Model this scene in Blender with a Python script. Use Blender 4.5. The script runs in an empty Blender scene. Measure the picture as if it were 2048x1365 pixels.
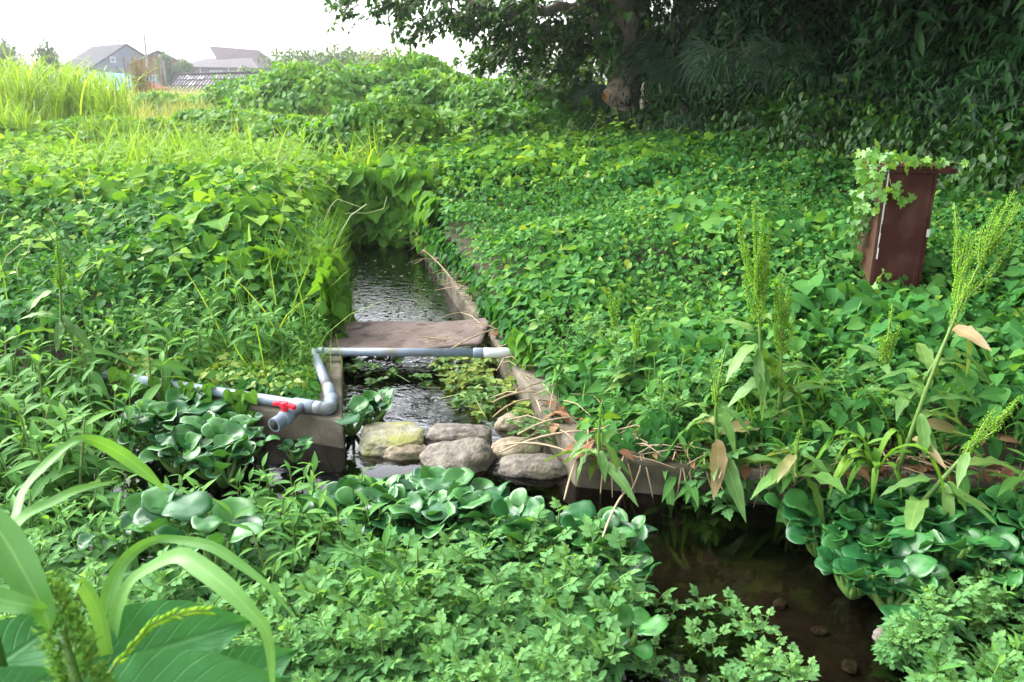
import bpy, math
import numpy as np
from mathutils import Vector, Matrix, Euler, noise as mnoise

rng = np.random.default_rng(11)
scene = bpy.context.scene
COL = scene.collection
PI = math.pi
CAMZ = 1.95
PITCH = math.radians(17.6)
SP, CP = math.sin(PITCH), math.cos(PITCH)
FPX = 1600.0

# ------------------------------------------------------------------ view geometry
def at_z(px, py, z):
    u, v = (px - 1024) / FPX, (py - 682.5) / FPX
    t = (CAMZ - z) / (SP + v * CP)
    return np.array([u * t, t * (CP - v * SP), z])

def at_y(px, py, Y):
    u, v = (px - 1024) / FPX, (py - 682.5) / FPX
    t = Y / (CP - v * SP)
    return np.array([u * t, Y, CAMZ - t * (SP + v * CP)])

def proj(P):
    P = np.atleast_2d(P)
    X, Y, D = P[:, 0], P[:, 1], CAMZ - P[:, 2]
    t = np.maximum(Y * CP + D * SP, 1e-3)
    v = (D * CP - Y * SP) / t
    return np.stack([1024 + FPX * X / t, 682.5 + FPX * v], 1)

def in_poly(pts, poly):
    x, y = pts[:, 0], pts[:, 1]
    inside = np.zeros(len(pts), bool)
    n = len(poly)
    for i in range(n):
        x1, y1 = poly[i]; x2, y2 = poly[(i + 1) % n]
        c = ((y1 > y) != (y2 > y)) & (x < (x2 - x1) * (y - y1) / (y2 - y1 + 1e-9) + x1)
        inside ^= c
    return inside

# ------------------------------------------------------------------ noise
def vnoise(X, Y, s, seed=0):
    x, y = np.asarray(X) / s + 100.3 + seed * 17.1, np.asarray(Y) / s + 57.7 + seed * 9.3
    xi, yi = np.floor(x), np.floor(y)
    fx, fy = x - xi, y - yi
    fx, fy = fx * fx * (3 - 2 * fx), fy * fy * (3 - 2 * fy)
    def h(a, b):
        q = np.sin(a * 127.1 + b * 311.7 + seed * 74.7) * 43758.5453
        return q - np.floor(q)
    return (h(xi, yi) * (1 - fx) + h(xi + 1, yi) * fx) * (1 - fy) + (h(xi, yi + 1) * (1 - fx) + h(xi + 1, yi + 1) * fx) * fy

# ------------------------------------------------------------------ mesh builder
class Tmpl:
    def __init__(self, V, faces, rib=None, lv=None):
        self.V = np.array(V, float)
        self.loops = np.concatenate([np.array(f, int) for f in faces])
        self.sizes = np.array([len(f) for f in faces], int)
        self.rib = np.zeros(len(V)) if rib is None else np.array(rib, float)
        self.lv = np.zeros(len(V)) if lv is None else np.array(lv, float)

class Geo:
    def __init__(self):
        self.V, self.L, self.S, self.T, self.R, self.U, self.M = [], [], [], [], [], [], []
        self.nv = 0
    def raw(self, V, loops, sizes, tint=0.5, rib=None, lv=None, mat=0):
        n = len(V)
        self.V.append(np.asarray(V, float))
        self.L.append(np.asarray(loops, int) + self.nv)
        self.S.append(np.asarray(sizes, int))
        self.T.append(np.full(n, tint) if np.isscalar(tint) else np.asarray(tint, float))
        self.R.append(np.zeros(n) if rib is None else rib)
        self.U.append(np.zeros(n) if lv is None else lv)
        self.M.append(np.full(len(sizes), mat, int))
        self.nv += n
    def scatter(self, t, pos, R, scale, tint, mat=0):
        pos = np.atleast_2d(pos); N = len(pos)
        if N == 0: return
        k = len(t.V)
        scale = np.asarray(scale, float)
        if scale.ndim == 0: scale = np.full(N, float(scale))
        if scale.ndim == 1: scale = np.repeat(scale[:, None], 3, 1)
        TV = t.V[None] * scale[:, None, :]
        V = np.einsum('nij,nkj->nki', R, TV) + pos[:, None]
        loops = (t.loops[None] + (np.arange(N) * k)[:, None]).ravel()
        tint = np.full(N, tint) if np.isscalar(tint) else np.asarray(tint)
        self.raw(V.reshape(-1, 3), loops, np.tile(t.sizes, N), np.repeat(tint, k), np.tile(t.rib, N), np.tile(t.lv, N), mat)
    def faces(self, V, faces, tint=0.5, mat=0):
        self.raw(V, np.concatenate([np.array(f) for f in faces]), [len(f) for f in faces], tint, None, None, mat)
    def tube(self, pts, radii, seg=6, tint=0.5, mat=0, cap=True):
        pts = np.array(pts, float); n = len(pts)
        radii = np.full(n, radii) if np.isscalar(radii) else np.asarray(radii, float)
        tan = np.gradient(pts, axis=0); tan /= np.linalg.norm(tan, axis=1)[:, None] + 1e-9
        ref = np.array([0, 0, 1.0]) if abs(tan[0, 2]) < .9 else np.array([1.0, 0, 0])
        a = np.cross(tan[0], ref); a /= np.linalg.norm(a)
        rings = []
        for i in range(n):
            a = a - tan[i] * a.dot(tan[i]); a /= np.linalg.norm(a) + 1e-9
            b = np.cross(tan[i], a)
            th = np.arange(seg) * 2 * PI / seg
            rings.append(pts[i] + radii[i] * (np.cos(th)[:, None] * a + np.sin(th)[:, None] * b))
        V = np.concatenate(rings); F = []
        for i in range(n - 1):
            for j in range(seg):
                F.append((i * seg + j, i * seg + (j + 1) % seg, (i + 1) * seg + (j + 1) % seg, (i + 1) * seg + j))
        if cap:
            F.append(tuple(range(seg))[::-1]); F.append(tuple((n - 1) * seg + j for j in range(seg)))
        self.faces(V, F, tint, mat)
    def box(self, lo, hi, M=None, tint=0.5, mat=0):
        lo, hi = np.array(lo, float), np.array(hi, float)
        V = np.array([[(lo, hi)[i][0], (lo, hi)[j][1], (lo, hi)[k][2]] for k in (0, 1) for j in (0, 1) for i in (0, 1)])
        if M is not None: V = V @ np.array(M)[:3, :3].T + np.array(M)[:3, 3]
        F = [(0, 2, 3, 1), (4, 5, 7, 6), (0, 1, 5, 4), (2, 6, 7, 3), (0, 4, 6, 2), (1, 3, 7, 5)]
        self.faces(V, F, tint, mat)
    def mesh(self, name, mats, smooth=True):
        V = np.concatenate(self.V); L = np.concatenate(self.L); S = np.concatenate(self.S)
        me = bpy.data.meshes.new(name)
        me.vertices.add(len(V)); me.vertices.foreach_set('co', V.astype(np.float32).ravel())
        me.loops.add(len(L)); me.loops.foreach_set('vertex_index', L.astype(np.int32))
        me.polygons.add(len(S))
        me.polygons.foreach_set('loop_start', np.concatenate([[0], np.cumsum(S)[:-1]]).astype(np.int32))
        me.polygons.foreach_set('use_smooth', np.full(len(S), smooth))
        for m in (mats if isinstance(mats, (list, tuple)) else [mats]): me.materials.append(m)
        me.polygons.foreach_set('material_index', np.concatenate(self.M).astype(np.int32))
        me.update(calc_edges=True)
        for nm, arr in (('tint', self.T), ('rib', self.R), ('lv', self.U)):
            me.attributes.new(nm, 'FLOAT', 'POINT').data.foreach_set('value', np.concatenate(arr).astype(np.float32))
        return me
    def build(self, name, mats, parent=None, smooth=True, loc=None):
        o = bpy.data.objects.new(name, self.mesh(name, mats, smooth)); COL.objects.link(o)
        if parent is not None: o.parent = parent
        if loc is not None: o.location = loc
        return o

def tag(o, label=None, cat=None, group=None, kind=None):
    if label: o['label'] = label
    if cat: o['category'] = cat
    if group: o['group'] = group
    if kind: o['kind'] = kind
    return o

def thing(name, label, cat, loc=(0, 0, 0), rz=0, group=None):
    o = bpy.data.objects.new(name, None); COL.objects.link(o)
    o.location = loc; o.rotation_euler = (0, 0, rz); o.empty_display_size = .1
    return tag(o, label, cat, group)

def copy_tree(o, parent=None):
    c = o.copy(); COL.objects.link(c)
    if parent is not None: c.parent = parent
    for ch in list(o.children): copy_tree(ch, c)
    return c

# ------------------------------------------------------------------ rotations
def unit(v): return v / (np.linalg.norm(v, axis=-1, keepdims=True) + 1e-9)
def frame(d, n):
    y = unit(d); z = unit(n - (n * y).sum(-1, keepdims=True) * y); x = np.cross(y, z)
    return np.stack([x, y, z], -1)
def dirs(az, el):
    return np.stack([np.cos(az) * np.cos(el), np.sin(az) * np.cos(el), np.sin(el)], -1)
def U(a, b, n=None): return rng.uniform(a, b, n)

# ------------------------------------------------------------------ leaf templates (tip along +Y, normal +Z, unit length)
def strip(prof, fold=.25, droop=.15, wave=0.0, waves=3):
    V, F, rib, lv = [], [], [], []
    rows = []
    for i, (y, w) in enumerate(prof):
        zc = -droop * y * y
        if w < 1e-4:
            rows.append([len(V)]); V.append((0, y, zc)); rib.append(0); lv.append(y)
        else:
            wz = wave * math.sin(y * waves * 2 * PI)
            rows.append([len(V), len(V) + 1, len(V) + 2])
            V += [(-w, y, zc + fold * w + wz), (0, y, zc), (w, y, zc + fold * w - wz)]; rib += [1, 0, 1]; lv += [y] * 3
    for a, b in zip(rows[:-1], rows[1:]):
        if len(a) == 1 and len(b) == 3: F += [(a[0], b[1], b[0]), (a[0], b[2], b[1])]
        elif len(a) == 3 and len(b) == 1: F += [(a[0], a[1], b[0]), (a[1], a[2], b[0])]
        elif len(a) == 3: F += [(a[0], a[1], b[1], b[0]), (a[1], a[2], b[2], b[1])]
    return Tmpl(V, F, rib, lv)

def fan(half, centre=(0, .4), fold=.25, droop=.3, cup=0.0):
    out = [(0, half[0][1])] + [(x, y) for x, y in half[1:-1]] + [(0, half[-1][1])] + [(-x, y) for x, y in half[1:-1][::-1]]
    def z(x, y): return fold * abs(x) - droop * max(y, 0) ** 2 - cup * (x * x)
    V = [(centre[0], centre[1], z(*centre))] + [(x, y, z(x, y)) for x, y in out]
    n = len(out)
    F = [(0, 1 + i, 1 + (i + 1) % n) for i in range(n)]
    # faces wound so the normal is +Z
    F = [(a, b, c) for a, b, c in F]
    rib = [0] + [min(1, abs(x) * 2.2) for x, y in out]; lv = [centre[1]] + [y for x, y in out]
    return Tmpl(V, F, rib, lv)

VINE = fan([(0, 0), (.2, -.13), (.43, -.05), (.5, .14), (.62, .34), (.42, .47), (.36, .66), (.14, .84), (0, 1.02)], (0, .38), .22, .32)
VINE2 = fan([(0, 0), (.22, -.1), (.46, .06), (.52, .3), (.4, .58), (.2, .82), (0, 1.03)], (0, .4), .3, .2)
VINE3 = fan([(0, 0), (.18, -.12), (.44, -.08), (.7, .1), (.5, .28), (.55, .52), (.28, .62), (.12, .88), (0, 1.05)], (0, .36), .12, .45)
IVY = fan([(0, 0), (.16, -.12), (.34, -.16), (.62, .1), (.34, .24), (.5, .55), (.2, .58), (0, 1.0)], (0, .3), .15, .15)
OVATE = strip([(0, 0), (.14, .2), (.36, .3), (.62, .24), (.85, .1), (1, 0)], .28, .28)
OVATE2 = strip([(0, 0), (.2, .26), (.5, .31), (.8, .15), (1, 0)], .4, .5)
LANCE = strip([(0, .012), (.14, .075), (.35, .125), (.6, .11), (.82, .05), (1, 0)], .35, .35)
LANCE2 = strip([(0, .012), (.2, .1), (.45, .125), (.75, .07), (1, 0)], .25, .75)
LANCE_LOW = strip([(0, 0), (.3, .13), (.65, .11), (1, 0)], .35, .35)
RHOMB = strip([(0, 0), (.4, .3), (1, 0)], .3, .25)
TOOTH = fan([(0, 0), (.16, .1), (.3, .22), (.25, .34), (.36, .48), (.22, .56), (.22, .72), (.1, .8), (0, 1.0)], (0, .4), .2, .2)
BLADE = strip([(0, .012), (.25, .018), (.5, .017), (.75, .011), (1, 0)], .3, .0)
PALMSEG = strip([(0, .004), (.3, .02), (.6, .024), (.85, .014), (1, 0)], .5, .25)
def blade_arc(bend, w=.016, n=6):
    prof = []
    V, F, rib, lv = [], [], [], []
    for i in range(n + 1):
        s = i / n; ang = bend * s
        y = math.sin(ang) / bend if bend > 1e-3 else s
        # rises along Y (=up for grass), bends to -Z
        z = -(1 - math.cos(ang)) / bend if bend > 1e-3 else 0
        ww = w * (1 - s ** 2.2) * (0.6 + .8 * min(1, s * 3)) / 1.4
        V += [(-ww, y, z + ww * .3), (0, y, z), (ww, y, z + ww * .3)]; rib += [1, 0, 1]; lv += [s] * 3
    for i in range(n):
        a, b = 3 * i, 3 * i + 3
        F += [(a, a + 1, b + 1, b), (a + 1, a + 2, b + 2, b + 1)]
    return Tmpl(V, F, rib, lv)
ARC1, ARC2, ARC3 = blade_arc(.6), blade_arc(1.3), blade_arc(2.0)
THIN1, THIN2 = blade_arc(.5, .007, 3), blade_arc(1.2, .007, 4)
SEED = Tmpl([(0, 0, 0), (.5, .5, 0), (0, .5, .5), (-.5, .5, 0), (0, .5, -.5), (0, 1, 0)],
            [(0, 1, 2), (0, 2, 3), (0, 3, 4), (0, 4, 1), (5, 2, 1), (5, 3, 2), (5, 4, 3), (5, 1, 4)])
def hy_leaf(cup, flare, seed):
    r = np.random.default_rng(seed)
    V, F, rib, lv = [], [], [], []
    n = 14
    ph = r.uniform(0, 6)
    def zz(x, y): return cup * (x * x) * 1.6 - .25 * (y - .1) ** 2 + flare * math.sin(4 * math.atan2(x, y - .5) + ph) * (x * x + (y - .5) ** 2)
    rows = []
    V.append((0, .45, zz(0, .45))); rib.append(0); lv.append(.45)
    for k, fr in enumerate((.35, .7, .94, 1.0)):
        for j in range(n):
            a = 2 * PI * j / n
            x = .53 * fr * math.sin(a) * (1 - .12 * math.cos(a)); y = .47 + .5 * fr * -math.cos(a)
            if j == 0: y += .05 * fr
            z = zz(x, y) - (.03 if k == 3 else 0)
            V.append((x, y, z)); rib.append(abs(math.sin(a)) * fr); lv.append(fr)
    for j in range(n):
        F.append((0, 1 + j, 1 + (j + 1) % n))
        for k in range(3):
            a, b = 1 + k * n, 1 + (k + 1) * n
            F.append((a + j, b + j, b + (j + 1) % n, a + (j + 1) % n))
    return Tmpl(V, F, rib, lv)
HY = [hy_leaf(.35, .1, 1), hy_leaf(.7, .15, 2), hy_leaf(.15, .2, 3), hy_leaf(.5, .25, 4)]

# ------------------------------------------------------------------ materials
def newmat(name):
    m = bpy.data.materials.new(name); m.use_nodes = True
    nt = m.node_tree; nt.nodes.clear()
    return m, nt, nt.nodes, nt.links

def leaf_mat(name, c0, c1, c2, rough=.45, transl=.35, spec=.5, vein=0.0, nveins=8, slant=.45, extra=None, coat=0.0, noise=0.0, bumpv=0.0):
    m, nt, N, L = newmat(name)
    out = N.new('ShaderNodeOutputMaterial')
    at = N.new('ShaderNodeAttribute'); at.attribute_name = 'tint'
    cr = N.new('ShaderNodeValToRGB')
    e = cr.color_ramp.elements
    e[0].position, e[0].color = 0, (*c0, 1)
    e[1].position, e[1].color = 1, (*c2, 1)
    x = e.new(.5); x.color = (*c1, 1)
    if extra:
        for p, c in extra:
            q = e.new(p); q.color = (*c, 1)
    L.new(at.outputs['Fac'], cr.inputs[0])
    colour = cr.outputs[0]
    bump = None
    if vein > 0:
        ar = N.new('ShaderNodeAttribute'); ar.attribute_name = 'rib'
        al = N.new('ShaderNodeAttribute'); al.attribute_name = 'lv'
        # midrib
        mr = N.new('ShaderNodeMapRange'); mr.inputs[1].default_value = .0; mr.inputs[2].default_value = .1
        mr.inputs[3].default_value = 1; mr.inputs[4].default_value = 0
        L.new(ar.outputs['Fac'], mr.inputs[0])
        s1 = N.new('ShaderNodeMath'); s1.operation = 'MULTIPLY_ADD'; s1.inputs[1].default_value = -slant
        L.new(ar.outputs['Fac'], s1.inputs[0]); L.new(al.outputs['Fac'], s1.inputs[2])
        s2 = N.new('ShaderNodeMath'); s2.operation = 'MULTIPLY'; s2.inputs[1].default_value = nveins
        L.new(s1.outputs[0], s2.inputs[0])
        s3 = N.new('ShaderNodeMath'); s3.operation = 'PINGPONG'; s3.inputs[1].default_value = .5
        L.new(s2.outputs[0], s3.inputs[0])
        mv = N.new('ShaderNodeMapRange'); mv.inputs[1].default_value = 0; mv.inputs[2].default_value = .1
        mv.inputs[3].default_value = .55; mv.inputs[4].default_value = 0
        L.new(s3.outputs[0], mv.inputs[0])
        mx = N.new('ShaderNodeMath'); mx.operation = 'MAXIMUM'
        L.new(mr.outputs[0], mx.inputs[0]); L.new(mv.outputs[0], mx.inputs[1])
        mu = N.new('ShaderNodeMath'); mu.operation = 'MULTIPLY'; mu.inputs[1].default_value = vein
        L.new(mx.outputs[0], mu.inputs[0])
        mixv = N.new('ShaderNodeMix'); mixv.data_type = 'RGBA'
        L.new(mu.outputs[0], mixv.inputs[0]); L.new(colour, mixv.inputs[6])
        mixv.inputs[7].default_value = (min(1, c2[0] * 1.9 + .03), min(1, c2[1] * 1.5 + .03), min(1, c2[2] * 1.7 + .03), 1)
        colour = mixv.outputs[2]
        if bumpv > 0:
            bump = N.new('ShaderNodeBump'); bump.inputs['Strength'].default_value = bumpv; bump.inputs['Distance'].default_value = .004
            bump.invert = True
            L.new(mx.outputs[0], bump.inputs['Height'])
    if noise > 0:
        tc = N.new('ShaderNodeTexCoord'); nz = N.new('ShaderNodeTexNoise'); nz.inputs['Scale'].default_value = 18; nz.inputs['Detail'].default_value = 4
        L.new(tc.outputs['Object'], nz.inputs['Vector'])
        hs = N.new('ShaderNodeHueSaturation')
        mp = N.new('ShaderNodeMapRange'); mp.inputs[1].default_value = .3; mp.inputs[2].default_value = .7
        mp.inputs[3].default_value = 1 - noise; mp.inputs[4].default_value = 1 + noise
        L.new(nz.outputs[0], mp.inputs[0]); L.new(mp.outputs[0], hs.inputs['Value']); L.new(colour, hs.inputs['Color'])
        colour = hs.outputs[0]
    b = N.new('ShaderNodeBsdfPrincipled')
    L.new(colour, b.inputs['Base Color']); b.inputs['Roughness'].default_value = rough
    b.inputs['Specular IOR Level'].default_value = spec
    b.inputs['Coat Weight'].default_value = coat; b.inputs['Coat Roughness'].default_value = .2
    if bump: L.new(bump.outputs[0], b.inputs['Normal'])
    t = N.new('ShaderNodeBsdfTranslucent')
    g = N.new('ShaderNodeMix'); g.data_type = 'RGBA'; g.blend_type = 'MULTIPLY'; g.inputs[0].default_value = 1
    L.new(colour, g.inputs[6]); g.inputs[7].default_value = (1.6, 1.35, .55, 1)
    L.new(g.outputs[2], t.inputs['Color'])
    ms = N.new('ShaderNodeMixShader'); ms.inputs[0].default_value = transl
    L.new(b.outputs[0], ms.inputs[1]); L.new(t.outputs[0], ms.inputs[2]); L.new(ms.outputs[0], out.inputs[0])
    return m

def surf_mat(name, stops, scale=6, detail=6, rough=.8, bump=.3, bscale=40, metallic=0, spec=.4, stain=None, coord='Object', dist=.02, rough2=None):
    """mottled solid: colour ramp over noise, finer noise for bump, optional second stain colour"""
    m, nt, N, L = newmat(name)
    out = N.new('ShaderNodeOutputMaterial'); b = N.new('ShaderNodeBsdfPrincipled')
    tc = N.new('ShaderNodeTexCoord')
    nz = N.new('ShaderNodeTexNoise'); nz.inputs['Scale'].default_value = scale; nz.inputs['Detail'].default_value = detail; nz.inputs['Roughness'].default_value = .65
    L.new(tc.outputs[coord], nz.inputs['Vector'])
    cr = N.new('ShaderNodeValToRGB'); e = cr.color_ramp.elements
    e[0].position, e[0].color = stops[0][0], (*stops[0][1], 1)
    e[1].position, e[1].color = stops[-1][0], (*stops[-1][1], 1)
    for p, c in stops[1:-1]:
        q = e.new(p); q.color = (*c, 1)
    L.new(nz.outputs[0], cr.inputs[0]); colour = cr.outputs[0]
    if stain:
        n2 = N.new('ShaderNodeTexNoise'); n2.inputs['Scale'].default_value = stain[1]; n2.inputs['Detail'].default_value = 5
        L.new(tc.outputs[coord], n2.inputs['Vector'])
        mp = N.new('ShaderNodeMapRange'); mp.inputs[1].default_value = stain[2]; mp.inputs[2].default_value = stain[3]
        L.new(n2.outputs[0], mp.inputs[0])
        mx = N.new('ShaderNodeMix'); mx.data_type = 'RGBA'; L.new(mp.outputs[0], mx.inputs[0]); L.new(colour, mx.inputs[6]); mx.inputs[7].default_value = (*stain[0], 1)
        colour = mx.outputs[2]
    L.new(colour, b.inputs['Base Color'])
    b.inputs['Roughness'].default_value = rough; b.inputs['Metallic'].default_value = metallic; b.inputs['Specular IOR Level'].default_value = spec
    if bump > 0:
        n3 = N.new('ShaderNodeTexNoise'); n3.inputs['Scale'].default_value = bscale; n3.inputs['Detail'].default_value = 5
        L.new(tc.outputs[coord], n3.inputs['Vector'])
        bp = N.new('ShaderNodeBump'); bp.inputs['Strength'].default_value = bump; bp.inputs['Distance'].default_value = dist
        L.new(n3.outputs[0], bp.inputs['Height']); L.new(bp.outputs[0], b.inputs['Normal'])
    L.new(b.outputs[0], out.inputs[0])
    return m

M = {}
M['vine'] = leaf_mat('vine_leaf', (.055, .17, .02), (.105, .275, .03), (.23, .42, .05), .62, .42, .1, vein=.25, nveins=6)
M['cover'] = leaf_mat('cover_leaf', (.02, .10, .024), (.045, .18, .038), (.125, .30, .058), .6, .4, .12, vein=.2, nveins=7)
M['smart'] = leaf_mat('smartweed_leaf', (.042, .145, .034), (.082, .25, .05), (.19, .39, .07), .55, .38, .16, vein=.35, nveins=9)
M['bidens'] = leaf_mat('bidens_leaf', (.065, .19, .066), (.115, .29, .098), (.21, .42, .12), .62, .42, .13, vein=.2, nveins=7)
M['hya'] = leaf_mat('hyacinth_leaf', (.012, .08, .024), (.024, .12, .032), (.06, .20, .045), .3, .18, .45, vein=.0, coat=.0, noise=.22)
M['grass'] = leaf_mat('grass_blade', (.06, .18, .018), (.12, .29, .03), (.26, .41, .06), .5, .42, .25)
M['drygrass'] = leaf_mat('seeding_grass', (.14, .22, .05), (.26, .32, .10), (.42, .42, .19), .6, .4, .3)
M['reed'] = leaf_mat('reed_blade', (.09, .21, .018), (.165, .32, .03), (.29, .44, .06), .5, .45, .4)
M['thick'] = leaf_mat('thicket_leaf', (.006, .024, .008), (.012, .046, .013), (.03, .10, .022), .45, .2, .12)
M['crown'] = leaf_mat('crown_leaf', (.014, .05, .011), (.034, .115, .018), (.10, .24, .03), .42, .38, .3)
M['mound'] = leaf_mat('mound_leaf', (.04, .14, .02), (.085, .24, .03), (.2, .37, .05), .5, .42, .22)
M['fartree'] = leaf_mat('far_tree_leaf', (.03, .08, .03), (.06, .13, .04), (.16, .22, .05), .5, .3, .4)
M['palm'] = leaf_mat('palm_frond', (.02, .065, .03), (.03, .09, .04), (.08, .11, .05), .45, .25, .2)
M['ivy'] = leaf_mat('ivy_leaf', (.05, .17, .03), (.10, .27, .045), (.20, .38, .07), .42, .35, .5, vein=.3, nveins=6)
M['dock'] = leaf_mat('dock_leaf', (.05, .15, .035), (.10, .23, .05), (.17, .30, .07), .5, .35, .4, vein=.4, nveins=12, noise=.15, extra=[(.8, (.17, .28, .07)), (.9, (.24, .24, .10)), (.99, (.26, .17, .09))])
M['seed'] = leaf_mat('dock_seed', (.15, .36, .025), (.25, .5, .04), (.38, .6, .07), .6, .5, .2)
M['corn'] = leaf_mat('corn_leaf', (.045, .17, .03), (.085, .26, .045), (.16, .36, .08), .42, .35, .4, vein=.35, nveins=.25, slant=55, noise=.08)
M['taro'] = leaf_mat('taro_leaf', (.03, .15, .04), (.045, .20, .055), (.08, .27, .07), .5, .3, .3, vein=.18, nveins=7, slant=.5, noise=.12, bumpv=.5)
M['stem'] = leaf_mat('green_stem', (.06, .15, .03), (.12, .24, .05), (.25, .30, .10), .5, .15, .4)
M['straw'] = leaf_mat('dry_straw', (.16, .11, .07), (.32, .24, .15), (.48, .39, .26), .8, .1, .2)
M['bark'] = surf_mat('tree_bark', [(.3, (.16, .135, .105)), (.55, (.33, .28, .215)), (.75, (.44, .38, .30))], 3, 6, .9, .6, 14, dist=.03)
M['deadwood'] = surf_mat('palm_trunk_fibre', [(.3, (.03, .025, .02)), (.7, (.1, .08, .06))], 8, 5, .95, .8, 30)
M['soil'] = surf_mat('soil', [(.35, (.035, .028, .018)), (.55, (.055, .048, .028)), (.7, (.06, .085, .03))], 2.2, 6, .95, .5, 20)
def wet_bed(m):
    nt = m.node_tree; N, L = nt.nodes, nt.links
    b = next(n for n in N if n.type == 'BSDF_PRINCIPLED'); src = b.inputs['Base Color'].links[0].from_socket
    ge = N.new('ShaderNodeNewGeometry'); sx = N.new('ShaderNodeSeparateXYZ'); L.new(ge.outputs['Position'], sx.inputs[0])
    mp = N.new('ShaderNodeMapRange'); mp.inputs[1].default_value = -.12; mp.inputs[2].default_value = -.2; L.new(sx.outputs[2], mp.inputs[0])
    nz = N.new('ShaderNodeTexNoise'); nz.inputs['Scale'].default_value = 7; nz.inputs['Detail'].default_value = 8; nz.inputs['Roughness'].default_value = .7; L.new(ge.outputs['Position'], nz.inputs['Vector'])
    cr = N.new('ShaderNodeValToRGB'); e = cr.color_ramp.elements; e[0].position, e[0].color = .35, (.035, .029, .02, 1); e[1].position, e[1].color = .7, (.085, .076, .060, 1); L.new(nz.outputs[0], cr.inputs[0])
    mx = N.new('ShaderNodeMix'); mx.data_type = 'RGBA'; L.new(mp.outputs[0], mx.inputs[0]); L.new(src, mx.inputs[6]); L.new(cr.outputs[0], mx.inputs[7]); L.new(mx.outputs[2], b.inputs['Base Color'])
wet_bed(M['soil'])
M['concrete'] = surf_mat('weathered_concrete', [(.3, (.075, .062, .045)), (.5, (.15, .128, .095)), (.7, (.23, .20, .155))], 5, 7, .9, .35, 60, stain=((.05, .048, .026), 2.2, .44, .62), dist=.012)
M['pvc'] = surf_mat('grey_pvc', [(.3, (.14, .185, .24)), (.7, (.20, .25, .31))], 4, 4, .38, .05, 60, stain=((.13, .12, .085), 5, .5, .7))
M['pvcw'] = surf_mat('white_pvc', [(.3, (.50, .53, .52)), (.7, (.62, .64, .63))], 4, 4, .4, .05, 60, stain=((.38, .32, .22), 7, .58, .72))
M['red'] = surf_mat('red_plastic', [(.3, (.62, .012, .03)), (.7, (.72, .02, .045))], 5, 3, .4, .03, 50)
M['dark'] = surf_mat('dark_inside', [(.3, (.01, .01, .01)), (.7, (.03, .028, .025))], 5, 3, .8, 0)
M['rust'] = surf_mat('rusty_plate', [(.3, (.085, .06, .05)), (.5, (.125, .092, .08)), (.68, (.165, .13, .115))], 3.5, 8, .85, .35, 45, stain=((.05, .037, .03), 6, .54, .68), dist=.012)
M['boxdark'] = surf_mat('red_brown_paint', [(.3, (.042, .013, .010)), (.7, (.072, .021, .016))], 3, 6, .7, .12, 25, spec=.2, stain=((.12, .06, .045), 3, .5, .75), dist=.005)
M['boxbrown'] = surf_mat('lighter_brown_paint', [(.3, (.055, .024, .014)), (.7, (.085, .036, .02))], 4, 6, .6, .15, 25, dist=.005)  # left side panel, browner and lighter than the other panels
M['chip'] = surf_mat('chipped_white_edge', [(.3, (.55, .5, .48)), (.7, (.75, .72, .7))], 20, 4, .6, .1, 60)
def rockmat(n, a, b, c, stain=None): return surf_mat(n, [(.36, a), (.5, b), (.62, c)], 16, 10, .85, .8, 55, stain=stain, dist=.012)
M['rock'] = rockmat('grey_stone', (.075, .066, .056), (.135, .12, .10), (.205, .185, .15), ((.10, .095, .05), 5, .52, .7))
M['rocktan'] = rockmat('tan_stone', (.12, .095, .06), (.2, .165, .11), (.27, .235, .17), ((.08, .11, .03), 4, .52, .7))
M['rockmoss'] = rockmat('mossy_stone', (.17, .16, .11), (.25, .24, .17), (.33, .31, .24), ((.19, .20, .05), 5, .42, .64))
M['pebble'] = rockmat('pebble', (.085, .075, .062), (.14, .125, .105), (.23, .21, .185))
# far buildings
def plain(n, c, rough=.7, spread=.12, sc=2): return surf_mat(n, [(.3, tuple(x * (1 - spread) for x in c)), (.7, tuple(min(1, x * (1 + spread)) for x in c))], sc, 4, rough, .05, 10, spec=.03)
M['hgrey'] = plain('slate_grey_siding', (.17, .21, .28)); M['roofgrey'] = plain('grey_roof_tile', (.035, .035, .045))
M['hred'] = plain('brick_red_siding', (.20, .07, .07)); M['hmauve'] = plain('mauve_grey_siding', (.30, .26, .30))
M['roofpink'] = plain('pale_mauve_roof', (.09, .07, .08)); M['white'] = plain('white_trim', (.75, .75, .75), .5, .05)
M['rooflight'] = plain('light_roof', (.13, .12, .128))
M['blue'] = plain('light_blue_sheet', (.04, .15, .19), .5); M['redroof'] = plain('rust_red_sheet', (.16, .05, .04))
M['wood'] = plain('grey_wood', (.24, .22, .20)); M['shedgrey'] = plain('faded_tin', (.42, .40, .44), .6, .25, 1.2)
def glass():
    m, nt, N, L = newmat('window_glass'); out = N.new('ShaderNodeOutputMaterial'); b = N.new('ShaderNodeBsdfPrincipled')
    b.inputs['Base Color'].default_value = (.25, .3, .34, 1); b.inputs['Roughness'].default_value = .08; L.new(b.outputs[0], out.inputs[0]); return m
M['glass'] = glass()

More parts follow.
